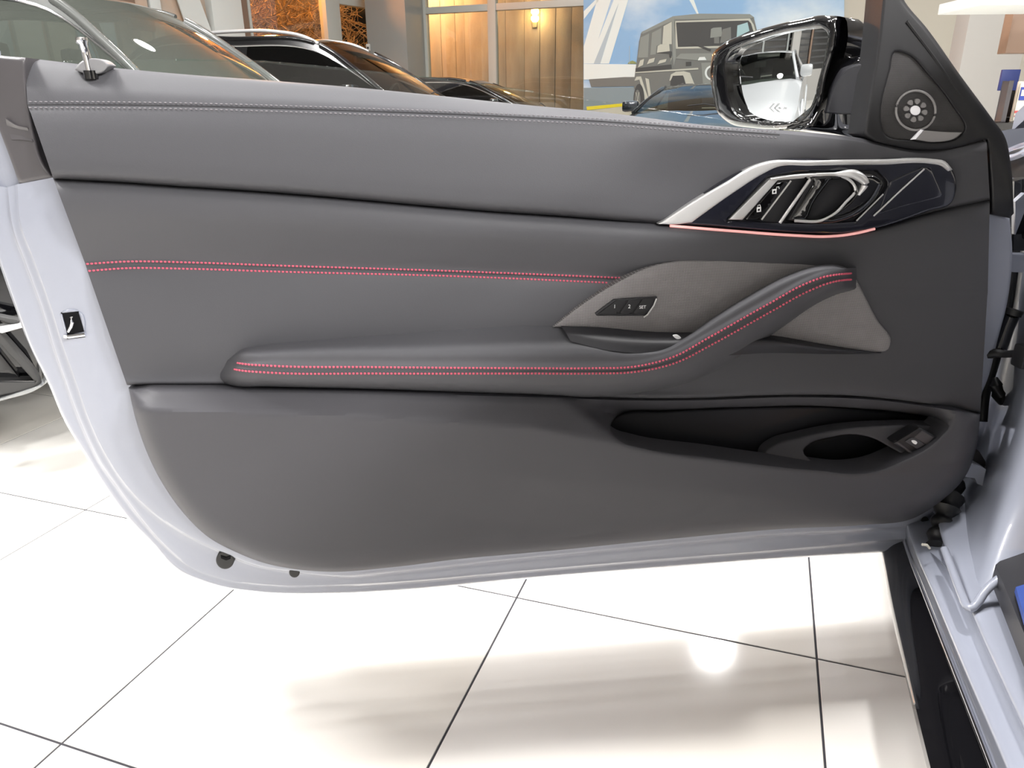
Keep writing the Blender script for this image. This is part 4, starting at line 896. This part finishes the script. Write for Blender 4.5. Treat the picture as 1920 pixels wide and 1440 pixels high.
SX = [[(1630, 800), (1660, 880), (1705, 1035), (1735, 1110), (1790, 1250), (1864, 1440), (1940, 1640)], [(1640, 800), (1668, 880), (1712, 1030), (1745, 1110), (1802, 1250), (1882, 1440), (1962, 1640)],
      [(1648, 800), (1678, 880), (1721, 1030), (1755, 1110), (1814, 1250), (1896, 1440), (1980, 1640)], [(1690, 800), (1718, 880), (1763, 1035), (1793, 1110), (1852, 1250), (1938, 1440), (2030, 1640)],
      [(1700, 800), (1728, 880), (1773, 1035), (1803, 1110), (1864, 1250), (1952, 1440), (2046, 1640)], [(1706, 800), (1735, 880), (1780, 1035), (1812, 1110), (1874, 1250), (1964, 1440), (2060, 1640)],
      [(1750, 800), (1780, 880), (1826, 1035), (1862, 1110), (1930, 1250), (2030, 1440), (2140, 1640)], [(1850, 800), (1880, 880), (1926, 1035), (1980, 1110), (2060, 1250), (2180, 1440), (2300, 1640)]]
SZ = (.235, .268, .282, .288, .300, .318, .322, .322)
sill = [ext([(x, y, z) for x, y in r_]) for r_, z in zip(SX, SZ)]
loft('sill', sill, 'paint', body, nu=110, sub=5, mapf=Z3, back=0.06, axis=ZX)
tube('door_seal_flange', [Z3(*q) for q in catmull([(1771, 1030, .33), (1790, 1080, .325), (1806, 1122, .322), (1813, 1137, .322), (1820, 1141, .323), (1830, 1133, .328), (1845, 1112, .34), (1858, 1098, .35), (1880, 1080, .36)], 40)], 0.006, 'paint', body, 8)
# pillar behind the door: vertical rails from its outer edge into the cabin
def Y3(x, y, Y): return onY(x, y, Y)
pil = [[(1906, 380, 1.30), (1896, 470, 1.29), (1886, 560, 1.28), (1868, 680, 1.26), (1846, 790, 1.22), (1822, 880, 1.18), (1792, 970, 1.12), (1762, 1060, 1.01)],
       [(1930, 380, 1.27), (1918, 470, 1.26), (1908, 560, 1.25), (1890, 680, 1.22), (1868, 790, 1.18), (1844, 880, 1.14), (1814, 970, 1.07), (1784, 1075, 0.96)],
       [(1965, 380, 1.18), (1950, 470, 1.17), (1938, 560, 1.16), (1918, 680, 1.13), (1894, 790, 1.10), (1868, 890, 1.06), (1840, 990, 1.00), (1810, 1100, 0.91)],
       [(2010, 380, 1.04), (1996, 470, 1.03), (1982, 560, 1.02), (1960, 680, 1.01), (1935, 790, 0.99), (1905, 900, 0.97), (1874, 1010, 0.93), (1842, 1135, 0.86)],
       [(2100, 380, 0.94), (2090, 470, 0.94), (2080, 560, 0.94), (2060, 680, 0.93), (2030, 790, 0.93), (2000, 900, 0.92), (1960, 1030, 0.90), (1925, 1190, 0.82)]]
loft('hinge_pillar', pil, 'paint', body, nu=50, sub=6, mapf=Y3, back=0.05, axis=-Vector((0, 1, 0)))
# dashboard side and the wing ahead of the pillar
loft('wing_edge', [[(1896, 300, 1.42), (1905, 296, 1.4), (1925, 288, 1.36), (1990, 270, 1.3)], [(1896, 345, 1.42), (1905, 345, 1.4), (1925, 338, 1.36), (1990, 330, 1.3)], [(1896, 440, 1.42), (1910, 440, 1.4), (1930, 440, 1.36), (1990, 430, 1.3)]], 'cabin_trim', body, nu=12, sub=4, mapf=Y3, back=0.05, axis=-Vector((0, 1, 0)))
loft('wing_panel', [[(1893, 283, 1.46), (1905, 278, 1.44), (1925, 270, 1.40), (1990, 255, 1.34)], [(1893, 292, 1.40), (1905, 289, 1.38), (1925, 280, 1.34), (1990, 265, 1.28)], [(1893, 302, 1.40), (1905, 299, 1.38), (1925, 291, 1.34), (1990, 276, 1.28)]], 'paint', body, nu=12, sub=4, mapf=Y3, back=0.02, axis=-Vector((0, 1, 0)))
loft('pillar_trim', [[(1902, 340, 1.24), (1900, 400, 1.24), (1897, 470, 1.23)], [(1922, 335, 1.23), (1920, 400, 1.23), (1915, 470, 1.22)], [(1960, 330, 1.2), (1955, 400, 1.2), (1945, 470, 1.2)]], 'gloss_black', body, nu=10, sub=4, mapf=Y3, back=0.02, axis=-Vector((0, 1, 0)))
prism('pillar_flash', [onY(1904, 378, 1.22), onY(1922, 362, 1.22), onY(1926, 385, 1.22), onY(1904, 440, 1.22)], Vector((0, 0.01, 0)), 'paint', body)
# hinges, check strap, damper, boot
def hb(name, pts, Y, th, m): return prism(name, [onY(x, y, Y) for x, y in pts], Vector((0, th, 0)), m, body)
hb('hinge', [(1893, 477), (1935, 478), (1935, 512), (1897, 510), (1894, 503), (1897, 500), (1893, 497)], 1.17, 0.02, 'paint')
hb('hinge', [(1806, 893), (1818, 870), (1838, 874), (1849, 880), (1842, 911), (1832, 907), (1828, 897)], 1.10, 0.02, 'paint')
hb('hinge_shadow_plate', [(1820, 862), (1836, 846), (1848, 866), (1848, 880), (1838, 874)], 1.14, 0.01, 'seal')
tube('check_strap', [onY(x, y, Y) for x, y, Y in ((1850, 664, 1.14), (1868, 662, 1.13), (1885, 664, 1.12), (1905, 663, 1.1), (1940, 664, 1.06))], [0.009, 0.0075, 0.006, 0.006, 0.010], 'rubber', body, 8)
box('check_strap_end', onY(1922, 668, 1.08), AX, (0.012, 0.014, 0.018), 'rubber', body, 0.004)
tube('damper', [onY(x, y, Y) for x, y, Y in ((1898, 588, 1.17), (1886, 615, 1.16), (1872, 655, 1.15))], 0.0125, 'gloss_black', body, 12)
tube('damper_end', [onY(1902, 580, 1.165), onY(1897, 590, 1.165)], 0.0145, 'rubber', body, 12)
tube('pillar_seal', [onY(x, y, Y) for x, y, Y in catmull([(1900, 470, 1.26), (1893, 540, 1.26), (1880, 610, 1.25), (1862, 680, 1.24), (1845, 740, 1.22), (1840, 790, 1.2)], 24)], 0.010, 'rubber', body, 8)
tube('oval_plug', [onY(x, y, Y) for x, y, Y in ((1866, 708, 1.19), (1868, 722, 1.182), (1872, 740, 1.18), (1877, 756, 1.185))], [0.004, 0.010, 0.011, 0.005], 'rubber', body, 12)
tube('wiring_boot', [onY(x, y, Y) for x, y, Y in catmull([(1790, 905, 1.14), (1780, 930, 1.11), (1772, 960, 1.09), (1764, 990, 1.07), (1758, 1015, 1.05), (1757, 1026, 1.04)], 26)], [0.016 + 0.003 * math.sin(i * 1.3) + (0.006 if 5 < i < 11 else 0) for i in range(26)], 'rubber', body, 12)
tube('wire_clip', [onY(x, y, 1.0) for x, y in ((1729, 1021), (1738, 1022), (1743, 1028))], 0.0022, 'paper', body, 6)
# tread plate in the footwell
tp = [onZ(1858, 1092, .34), onZ(1866, 1085, .34), onZ(1935, 1060, .34), onZ(2060, 1250, .34), onZ(1935, 1290, .34)]
prism('footwell_frame', tp, ZX * 0.03, 'dark_plastic', body)
prism('footwell_pad', [onZ(1902, 1110, .375), onZ(1950, 1095, .375), onZ(2030, 1240, .375), onZ(1945, 1260, .375)], ZX * 0.008, 'tread_blue', body)
# unseen roof, far side and cabin of the coupe, added to shade the door
hp = onZ(1763, 1035, .29); hp.z = 0
def CB(f, s, z): return hp + TA * f + CARN * s + ZX * z   # forward, inwards, up
prof = ((-2.9, 1.02), (-2.4, 1.13), (-1.6, 1.32), (-0.9, 1.37), (-0.3, 1.34), (0.35, 1.17), (0.9, 0.98))
loft('roof', [[(f, s_ + (0.03 if f < -2 else 0), z + dz) for f, z in prof] for s_, dz in ((0.20, -0.02), (0.36, 0.02), (0.9, 0.045), (1.44, 0.02), (1.55, -0.02))], 'paint', body, nu=30, sub=4, mapf=CB, back=0.04, axis=ZX)
loft('far_side', [[(-3.4, 1.80, z), (-1.5, 1.84, z), (0.6, 1.84, z), (2.0, 1.74, z)] for z in (.25, .5, .75, .95)], 'paint', body, nu=16, sub=3, mapf=CB, back=0.06, axis=CARN)
loft('bonnet', [[(0.75, s_, z1), (1.3, s_, z1 - 0.06), (2.0, s_ * 0.94 + 0.05, z1 - 0.22)] for s_, z1 in ((0.02, 0.86), (0.16, 0.93), (0.9, 0.97), (1.64, 0.93), (1.8, 0.84))], 'paint', body, nu=16, sub=4, mapf=CB, back=0.05, axis=ZX)
loft('wing', [[(0.28, 0.03, z), (0.9, -0.03, z), (1.6, 0.0, z), (2.05, 0.12, z)] for z in (.30, .5, .7, .86)], 'paint', body, nu=16, sub=3, mapf=CB, back=0.05, axis=-CARN)
prism('dashboard', [CB(0.15, 0.24, .62), CB(0.15, 0.24, .88), CB(0.65, 0.24, .95), CB(0.65, 0.24, .5)], CARN * 1.36, 'cabin_dark', body)
loft('headliner', [[(f, s_, z + dz - 0.05) for f, z in prof[1:6]] for s_, dz in ((0.22, -0.02), (0.9, 0.03), (1.52, -0.02))], 'cabin_dark', body, nu=16, sub=3, mapf=CB, back=0.0)  # dark lining, added to cut light bounced onto the door
prism('cabin_floor', [CB(-1.6, 0.16, .22), CB(0.5, 0.16, .22), CB(0.5, 1.7, .22), CB(-1.6, 1.7, .22)], ZX * 0.06, 'cabin_dark', body)
loft('rear_quarter', [[(-3.4, -0.04, .30), (-3.4, -0.05, .55), (-3.4, -0.03, .8), (-3.35, 0.05, .98)], [(-2.6, -0.06, .28), (-2.6, -0.08, .55), (-2.6, -0.05, .8), (-2.6, 0.04, .97)], [(-1.9, -0.03, .28), (-1.9, -0.04, .55), (-1.9, -0.02, .8), (-1.9, 0.06, .97)], [(-1.48, 0.0, .28), (-1.46, 0.0, .55), (-1.44, 0.01, .8), (-1.42, 0.07, .97)]], 'paint', body, nu=20, sub=5, mapf=CB, back=0.1, axis=-CARN)
box('seat', CB(-0.95, 0.75, 0.5), TAX, (0.28, 0.26, 0.14), 'cabin_trim', body, 0.06)
box('seat_back', CB(-1.25, 0.75, 0.85), TAX, (0.11, 0.25, 0.34), 'cabin_trim', body, 0.06)

# courtesy lamp low in the footwell
cp = CB(-0.22, 0.14, 0.40)
revolve('courtesy_lamp', cp, (0.3, 0, -1), [(0.012, 0), (0.014, 0.006), (0.010, 0.010)], 'sodium_glow', body, 12)
l4 = bpy.data.lights.new('courtesy_light', 'POINT'); l4.energy = 0.12; l4.color = (1.0, 0.5, 0.2); l4.shadow_soft_size = 0.01
o4 = bpy.data.objects.new('courtesy_light', l4); COL.objects.link(o4); o4.location = cp - ZX * 0.02
# everything mounted on the door hangs directly under it
def flatten(o):
    for c in list(o.children):
        flatten(c)
        if o is not door: c.parent = door
flatten(door)

# ================================================================== OTHER CARS
def car(name, label, loc, yaw, kind, paint, glass_m, rails=False, detail=True, scale=1.0, H=None, chrome='chrome', dx=None):
    R = Matrix.Rotation(yaw, 3, 'Z'); L0 = Vector(loc)
    e = empty(name, L0, R, label=label, cat='car')
    def C(x, y, z): return L0 + R @ (Vector((x, y, z)) * scale)
    if kind == 'suv': Q = dict(L=2.33, hw=0.96, cw=(1.12, 1.06), rf=(0.30, 1.60), rm=(-0.6, 1.68), rr=(-1.70, 1.62), dk=(-2.20, 1.12), bl=1.08, nose=0.95, tail=1.05)
    elif kind == 'coupe': Q = dict(L=2.3, hw=0.94, cw=(0.95, 0.92), rf=(0.10, 1.28), rm=(-0.35, 1.325), rr=(-1.0, 1.27), dk=(-1.95, 0.98), bl=0.95, nose=0.72, tail=0.95)
    else: Q = dict(L=2.40, hw=0.93, cw=(1.02, 0.97), rf=(0.20, 1.38), rm=(-0.45, 1.43), rr=(-1.15, 1.38), dk=(-1.95, 1.06), bl=0.99, nose=0.78, tail=1.02)
    if H:
        k = (H - Q['bl']) / (Q['rm'][1] - Q['bl'])
        for n_ in ('rf', 'rm', 'rr'): Q[n_] = (Q[n_][0], Q['bl'] + (Q[n_][1] - Q['bl']) * k)
    L, hw = Q['L'], Q['hw']
    xs = np.concatenate([np.linspace(-L, -L + 0.3, 7), np.linspace(-L + 0.45, L - 0.45, 26), np.linspace(L - 0.3, L, 7)])
    def ends(x): d = min(L - x, L + x); return math.sqrt(max(0.0, 1 - max(0, 1 - d / 0.55) ** 2))
    V = []; nc = 13
    for x in xs:
        k = ends(x); w = hw * (0.70 + 0.30 * k)
        zt_ = float(np.interp(x, [-L, Q['dk'][0], 0, Q['cw'][0], L - 0.35, L], [Q['tail'] - 0.10, Q['tail'], Q['bl'], Q['cw'][1], Q['nose'], Q['nose'] - 0.16]))
        zb = float(np.interp(abs(x), [0, L - 0.5, L], [0.20, 0.22, 0.34])); cr = 0.05 if x > Q['cw'][0] - 0.1 else 0.01
        sec = [(0.0, zb), (w * 0.80, zb), (w * 0.95, zb + 0.06), (w, zb + 0.22), (w * 1.0, (zb + zt_) / 2 + 0.08), (w * 0.985, zt_ - 0.13), (w * 0.95, zt_ - 0.04), (w * 0.87, zt_), (w * 0.75, zt_ + cr * 0.4), (w * 0.5, zt_ + cr * 0.8), (w * 0.25, zt_ + cr), (0.1 * w, zt_ + cr), (0, zt_ + cr)]
        for (y, z) in sec: V.append((x, y, z))
        for (y, z) in sec[::-1][1:-1]: V.append((x, -y, z))
    ncol = 2 * nc - 2; F = grid_faces(ncol, len(xs), True)
    F += [tuple(range(ncol))[::-1], tuple((len(xs) - 1) * ncol + i for i in range(ncol))]
    obj('body', [C(*v) for v in V], F, paint, e, 40)
    # glasshouse
    (xc, zc), (xf, zf), (xm, zm), (xr, zr), (xd, zd) = (Q[k] for k in ('cw', 'rf', 'rm', 'rr', 'dk'))
    hb_, hr_ = hw * 0.87, hw * 0.66
    NS = 48
    can = catmull([(xc, zc, hb_), (xc * 0.55 + xf * 0.45, zc * 0.5 + zf * 0.5, hb_ * 0.5 + hr_ * 0.5), (xf, zf, hr_), (xm, zm, hr_ * 1.0), (xr, zr, hr_), (xr * 0.45 + xd * 0.55, zr * 0.5 + zd * 0.5, hb_ * 0.5 + hr_ * 0.5), (xd, zd, hb_)], NS)
    xs_ = np.linspace(xc, xd, NS)
    # side patch: belt point under each cantrail point
    def sidep(s, h, sg):
        i = min(int(s * (NS - 1)), NS - 2); f = s * (NS - 1) - i; t = can[i] * (1 - f) + can[i + 1] * f
        zb_ = Q['cw'][1] + (zd - zc) * s; x = t[0]; bz_ = min(zb_, t[1])
        y = hb_ + (t[2] - hb_) * h + 0.03 * math.sin(h * math.pi) * (t[1] - bz_)
        return C(x, sg * (y + 0.004), bz_ + (t[1] - bz_) * h)
    def patch(nm, s0, s1, h0, h1, sg, m_, n=16, k=6, push=0.0):
        P_ = [sidep(s0 + (s1 - s0) * i / (n - 1), h0 + (h1 - h0) * j / (k - 1), sg) + R @ Vector((0, sg * push, 0)) for j in range(k) for i in range(n)]
        return P_, grid_faces(n, k)
    def joined(nm, plist, m_, par):
        V_ = []; F_ = []
        for p, f in plist:
            b_ = len(V_); V_ += p; F_ += [tuple(i + b_ for i in q) for q in f]
        return obj(nm, V_, F_, m_, par, 40)
    sA, sB, sB2, sC = 0.07, 0.47, 0.505, 0.86
    for sg in (1, -1):
        joined('window_frame', [patch('', 0, 1, 0.88, 1.0, sg, '', 40, 3, 0.0), patch('', 0, sA, 0, 0.88, sg, ''), patch('', sB, sB2, 0, 0.88, sg, ''), patch('', sC, 1, 0, 0.88, sg, '')], paint, e)
        for a_, b_ in ((sA, sB), (sB2, sC)):
            p, f = patch('', a_, b_, 0.0, 0.88, sg, ''); obj('side_window', p, f, glass_m, e)
        tube('window_trim', [sidep(s, 0.885, sg) + R @ Vector((0, sg * 0.004, 0)) for s in np.linspace(0.03, 0.93, 40)], 0.009 * scale, chrome, e, 6)
        tube('belt_trim', [sidep(s, 0.0, sg) + R @ Vector((0, sg * 0.006, 0)) for s in np.linspace(0.04, 0.93, 12)], 0.011 * scale, chrome, e, 6)
        if detail: tube('pillar_trim', [sidep(sB2 + 0.005, h, sg) + R @ Vector((0, sg * 0.004, 0)) for h in (0, 0.4, 0.88)], 0.008, chrome, e, 6)
        # door mirror
        mp = sidep(0.13, 0.03, sg) + R @ Vector((0.02, sg * 0.12, 0.07)) * scale
        mm = box('door_mirror', mp, (R @ AX[0], R @ AX[1], AX[2]), (0.06 * scale, 0.11 * scale, 0.07 * scale), paint, e, 0.04 * scale)
        box('mirror_stalk', mp + R @ Vector((0.02, -sg * 0.11, -0.05)) * scale, (R @ AX[0], R @ AX[1], AX[2]), (0.03 * scale, 0.06 * scale, 0.02 * scale), 'gloss_black', mm, 0.008)
        if rails:
            rp = [C(x, sg * (hr_ * 0.93), z) for x, z in ((xf - 0.02, zf + 0.015), (xf - 0.10, zf + 0.055), (xm * 0.5 + xf * 0.5 - 0.05, (zm + zf) / 2 + 0.10), (xm, zm + 0.075), (xr * 0.7 + xm * 0.3, zr + 0.09), (xr + 0.08, zr + 0.06), (xr, zr + 0.02))]
            rp = [Vector(q) for q in catmull([tuple(q) for q in rp], 36)]
            tube('roof_rail', rp, 0.017, 'silver', e, 8)
        for wx in (L - 0.92, -L + 0.95):
            wc = C(wx, sg * (hw - 0.10), 0.34); ax_ = R @ Vector((0, sg, 0)); wr = 0.34 * scale
            ti = revolve('wheel', wc - ax_ * 0.02, ax_, [(wr * 0.62, 0.0), (wr * 0.96, 0.005), (wr, 0.04), (wr, 0.10), (wr * 0.96, 0.135), (wr * 0.70, 0.14), (wr * 0.66, 0.12)], 'tire', e, 28)
            revolve('rim', wc - ax_ * 0.02, ax_, [(wr * 0.66, 0.10), (wr * 0.66, 0.125), (wr * 0.56, 0.11), (wr * 0.22, 0.10), (0.02, 0.12)], 'rim', ti, 28)
            arc = [C(wx + 0.39 * math.cos(a), sg * (hw + 0.002), 0.34 + 0.39 * math.sin(a)) for a in np.linspace(-0.35, math.pi + 0.35, 20)]
            tube('arch', arc, 0.022 * scale, 'gloss_black' if kind == 'suv' else paint, e, 6)
    # windscreen, rear window, roof with crown
    def cross(pb, pt, bow_b, bow_t, n=13, k=8, sag=0.03):
        P_ = []
        for j in range(k):
            h = j / (k - 1)
            for i in range(n):
                u = -1 + 2 * i / (n - 1); a_ = pb[0] + bow_b * (1 - u * u); b_ = pt[0] + bow_t * (1 - u * u)
                x = a_ + (b_ - a_) * h; y = (pb[2] + (pt[2] - pb[2]) * h) * u; z = pb[1] + (pt[1] - pb[1]) * h + 0.035 * (1 - u * u) * h + sag * math.sin(h * math.pi) * 1.0
                P_.append(C(x, y, z))
        return P_, grid_faces(n, k)
    p, f = cross((xc + 0.0, zc, hb_), (xf, zf, hr_), 0.20, 0.06); obj('windscreen', p, f, glass_m if glass_m != 'dark_glass' else 'car_glass', e)
    p, f = cross((xd, zd, hb_), (xr, zr, hr_), -0.14, -0.05); obj('rear_window', p, f, 'dark_glass', e)
    P_ = []; n = 13; rx = [c for c in can if xr - 1e-6 <= c[0] <= xf + 1e-6]
    rx = [np.array([xf, zf, hr_])] + rx + [np.array([xr, zr, hr_])]
    for j, c in enumerate(rx):
        bow = 0.06 * (1 - j / (len(rx) - 1)) - 0.05 * (j / (len(rx) - 1))
        for i in range(n):
            u = -1 + 2 * i / (n - 1); P_.append(C(c[0] + bow * (1 - u * u), c[2] * u, c[1] + 0.035 * (1 - u * u)))
    obj('roof', P_, grid_faces(n, len(rx)), paint, e)
    for sg in (1, -1):
        tube('windscreen_pillar', [C(c[0], sg * c[2], c[1] + 0.004) for c in can if c[0] >= xf - 0.02], 0.030 * scale, paint, e, 8)
        tube('roof_edge', [C(c[0], sg * c[2], c[1] + 0.002) for c in can if xr - .05 <= c[0] <= xf + 0.02], 0.022 * scale, paint, e, 8)
        tube('rear_pillar', [C(c[0], sg * c[2], c[1] + 0.002) for c in can if c[0] <= xr + 0.02], 0.034 * scale, paint, e, 8)
    # cabin
    RX = (R @ AX[0], R @ AX[1], AX[2])
    box('dashboard', C(xc - 0.22, 0, zc - 0.06), RX, (0.24 * scale, hb_ * 0.95 * scale, 0.07 * scale), 'cabin_dark', e, 0.03)
    for sg in (1, -1):
        s_ = box('seat', C(-0.42, sg * 0.38, zc - 0.06), RX, (0.09 * scale, 0.24 * scale, 0.34 * scale), 'cabin_trim', e, 0.05)
        box('headrest', C(-0.47, sg * 0.38, zc + 0.30), RX, (0.05 * scale, 0.12 * scale, 0.08 * scale), 'cabin_trim', s_, 0.04)
    if detail:
        box('interior_mirror', C(xf + 0.14, 0.0, zf - 0.10), RX, (0.02, 0.12, 0.035), 'cabin_dark', e, 0.015)
        sw = [C(xc - 0.50 + 0.06 * math.sin(a), 0.38 + 0.18 * math.cos(a), zc + 0.02 + 0.17 * math.sin(a)) for a in np.linspace(0, 2 * math.pi, 25)]
        tube('steering_wheel', sw, 0.014, 'cabin_dark', e, 6, caps=False)
        tube('wiper', [C(xc + 0.12, 0.55, zc + 0.03), C(xc + 0.10, 0.1, zc + 0.10), C(xc + 0.14, -0.1, zc + 0.08)], 0.008, 'rubber', e, 6)
        for sg in (1, -1):
            box('headlight', C(L - 0.22, sg * hw * 0.66, Q['nose'] - 0.17), (R @ Vector((math.cos(0.5), -sg * math.sin(0.5), 0)), R @ Vector((sg * math.sin(0.5), math.cos(0.5), 0)), AX[2]), (0.10, 0.20, 0.055), 'lamp_lens', e, 0.03)
            box('air_intake', C(L - 0.12, sg * hw * 0.58, 0.45), (R @ Vector((math.cos(0.35), -sg * math.sin(0.35), 0)), R @ Vector((sg * math.sin(0.35), math.cos(0.35), 0)), AX[2]), (0.06, 0.15, 0.08), 'black_void', e, 0.03)
        gl = box('grille', C(L - 0.04, 0, Q['nose'] - 0.26), RX, (0.05, 0.34, 0.11), 'gloss_black', e, 0.03)
        for k in range(7): box('grille_bar', C(L + 0.012, -0.27 + 0.09 * k, Q['nose'] - 0.26), RX, (0.008, 0.01, 0.09), 'chrome', gl, 0.003)
    return e, C
D = math.radians
car('grey_car', 'grey car with a tall tinted windscreen, a pale reflection mixed in, at the far left behind the door', (-2.95, 5.65, 0), D(-13), 'suv', 'car_grey', 'ceiling_haze_glass', H=1.73)
car('off_road_car', 'black off-road car with silver roof rails before the bare trees', (-2.0, 8.5, 0), D(-14), 'suv', 'car_black', 'dark_glass', rails=True, H=1.66)
car('distant_car', 'black car with chrome window line before the concrete wall window', (-0.65, 11.94, 0), D(-14), 'saloon', 'car_black', 'dark_glass', H=1.40)
car('blue_car', 'dark blue car facing us before the poster, half hidden by the door mirror', (2.74, 10.75, 0), D(-112), 'coupe', 'car_blue', 'car_glass', H=1.26)
hx = Vector((math.cos(D(-16)), math.sin(D(-16)), 0)); hl = Vector((-hx.y, hx.x, 0)); nb = onZ(78, 716, 0.22)
e5, C5 = car('white_car', 'white car at the left edge with black angular bumper intake', Vector((nb.x, nb.y, 0)) - hx * 2.16 + hl * 0.74, D(-16), 'coupe', 'car_white', 'dark_glass', H=1.27)
# bumper corner of the near black car: frames and blades, in a plane across its nose
bn = Vector((0.55, -0.835, 0))
def BP(x, y, w=0.0): return onPlane(x, y, nb + bn * (w + 0.17), bn)
plate('bumper_intake', [(-90, 560, 1), (0, 622, 1), (30, 655), (70, 703), (78, 716, 1), (70, 724), (0, 743, 1), (-90, 765, 1)], 0.0, 'cabin_trim', e5, r=5, drop=0.01, back=0.06, step=14, mapf=BP, axis=bn, holes=[[(-80, 590, 1), (0, 645, 1), (66, 716, 1), (0, 716, 1), (-80, 716, 1)]], hr=3, hdrop=0.004)
plate('intake_blade', [(-80, 620, 1), (0, 658, 1), (46, 716, 1), (-80, 716, 1)], -0.05, 'gloss_black', e5, r=4, drop=0.01, back=0.02, step=16, mapf=BP, axis=bn)
tube('intake_edge', [BP(-60, 716, -0.02), BP(66, 716, -0.01)], 0.004, 'chrome', e5, 6)
plate('bumper_blade', [(-60, 595, 1), (0, 612, 1), (40, 606, 1), (44, 614, 1), (4, 625, 1), (-60, 610, 1)], 0.03, 'silver', e5, r=3, drop=0.006, back=0.03, step=10, mapf=BP, axis=bn)
plate('bumper_panel', [(-60, 580, 1), (0, 592, 1), (40, 600, 1), (36, 604), (14, 606), (0, 600, 1), (-60, 590, 1)], 0.02, 'cabin_trim', e5, r=3, drop=0.006, back=0.03, step=10, mapf=BP, axis=bn)
plate('bumper_core', [(-90, 470, 1), (20, 480, 1), (70, 620, 1), (80, 718, 1), (-90, 740, 1)], -0.08, 'gloss_black', e5, r=5, drop=0.01, back=0.05, step=20, mapf=BP, axis=bn)
plate('bumper_lip', [(-90, 770, 1), (0, 747, 1), (82, 720, 1), (90, 700, 1), (96, 712, 1), (70, 730), (0, 752, 1), (-90, 778, 1)], 0.005, 'car_white', e5, r=2, drop=0.003, back=0.05, step=10, mapf=BP, axis=bn)

# ---------------- far right: column, dark display shelf with a brochure
cg = box('trim_7', onY(1838, 150, 8.0) * 1.0 - ZX * 0, AX, (0.30, 0.12, 3.2), 'wall_paint', None, 0.01); tag(cg, 'pale column beside the display shelf', kind='structure')
YB = 5.6
ds = empty('display_shelf', Vector((onY(1930, 250, YB).x, YB + 0.2, 0)), label='black display shelf at the right edge of the picture', cat='shelf')
def yb(name, x0, x1, y0, y1, Y, th, m, par, bev=0.004):
    p, q = onY(x0, y1, Y), onY(x1, y0, Y); return box(name, Vector(((p.x + q.x) / 2, Y + th / 2, (p.z + q.z) / 2)), AX, ((q.x - p.x) / 2, th / 2, (q.z - p.z) / 2), m, par, bev)
yb('shelf_board', 1858, 2050, 228, 258, YB, 0.3, 'gloss_black', ds)
yb('shelf_back', 1866, 2050, 168, 230, YB + 0.28, 0.02, 'gloss_black', ds)
yb('shelf_sign', 1872, 1915, 130, 170, YB + 0.27, 0.02, 'blue', ds)
yb('shelf_base', 1880, 2050, 262, 420, YB + 0.02, 0.3, 'wall_white', ds)
yb('shelf_header', 1885, 2050, 12, 100, YB + 0.2, 0.1, 'post_brown', ds)
br = empty('brochure_stand', Vector((onY(1905, 228, YB - 0.0).x, YB + 0.1, onY(1905, 228, YB).z)), label='cream brochure stand with a blue label on the black shelf', cat='brochure stand')
yb('stand_back', 1895, 1960, 152, 228, YB + 0.10, 0.02, 'paper', br); yb('stand_side', 1884, 1894, 152, 228, YB + 0.05, 0.08, 'seal', br)
yb('leaflet', 1899, 1950, 155, 226, YB + 0.085, 0.008, 'paper', br)
yb('blue_label', 1910, 1950, 163, 188, YB + 0.078, 0.005, 'blue_label', br, 0.001); yb('label_field', 1914, 1950, 168, 180, YB + 0.075, 0.004, 'paper', br, 0.001)
yb('red_print', 1902, 1950, 207, 212, YB + 0.078, 0.005, 'red_label', br, 0.001); yb('red_print', 1902, 1950, 216, 219, YB + 0.078, 0.005, 'red_label', br, 0.001)
yb2 = yb('ceiling_beam', 1840, 2050, -14, 10, YB - 0.5, 0.5, 'wall_white', None); yb2.name = 'trim_8'; tag(yb2, 'white beam above the display shelf', kind='structure')
SC.cycles.use_denoising = True
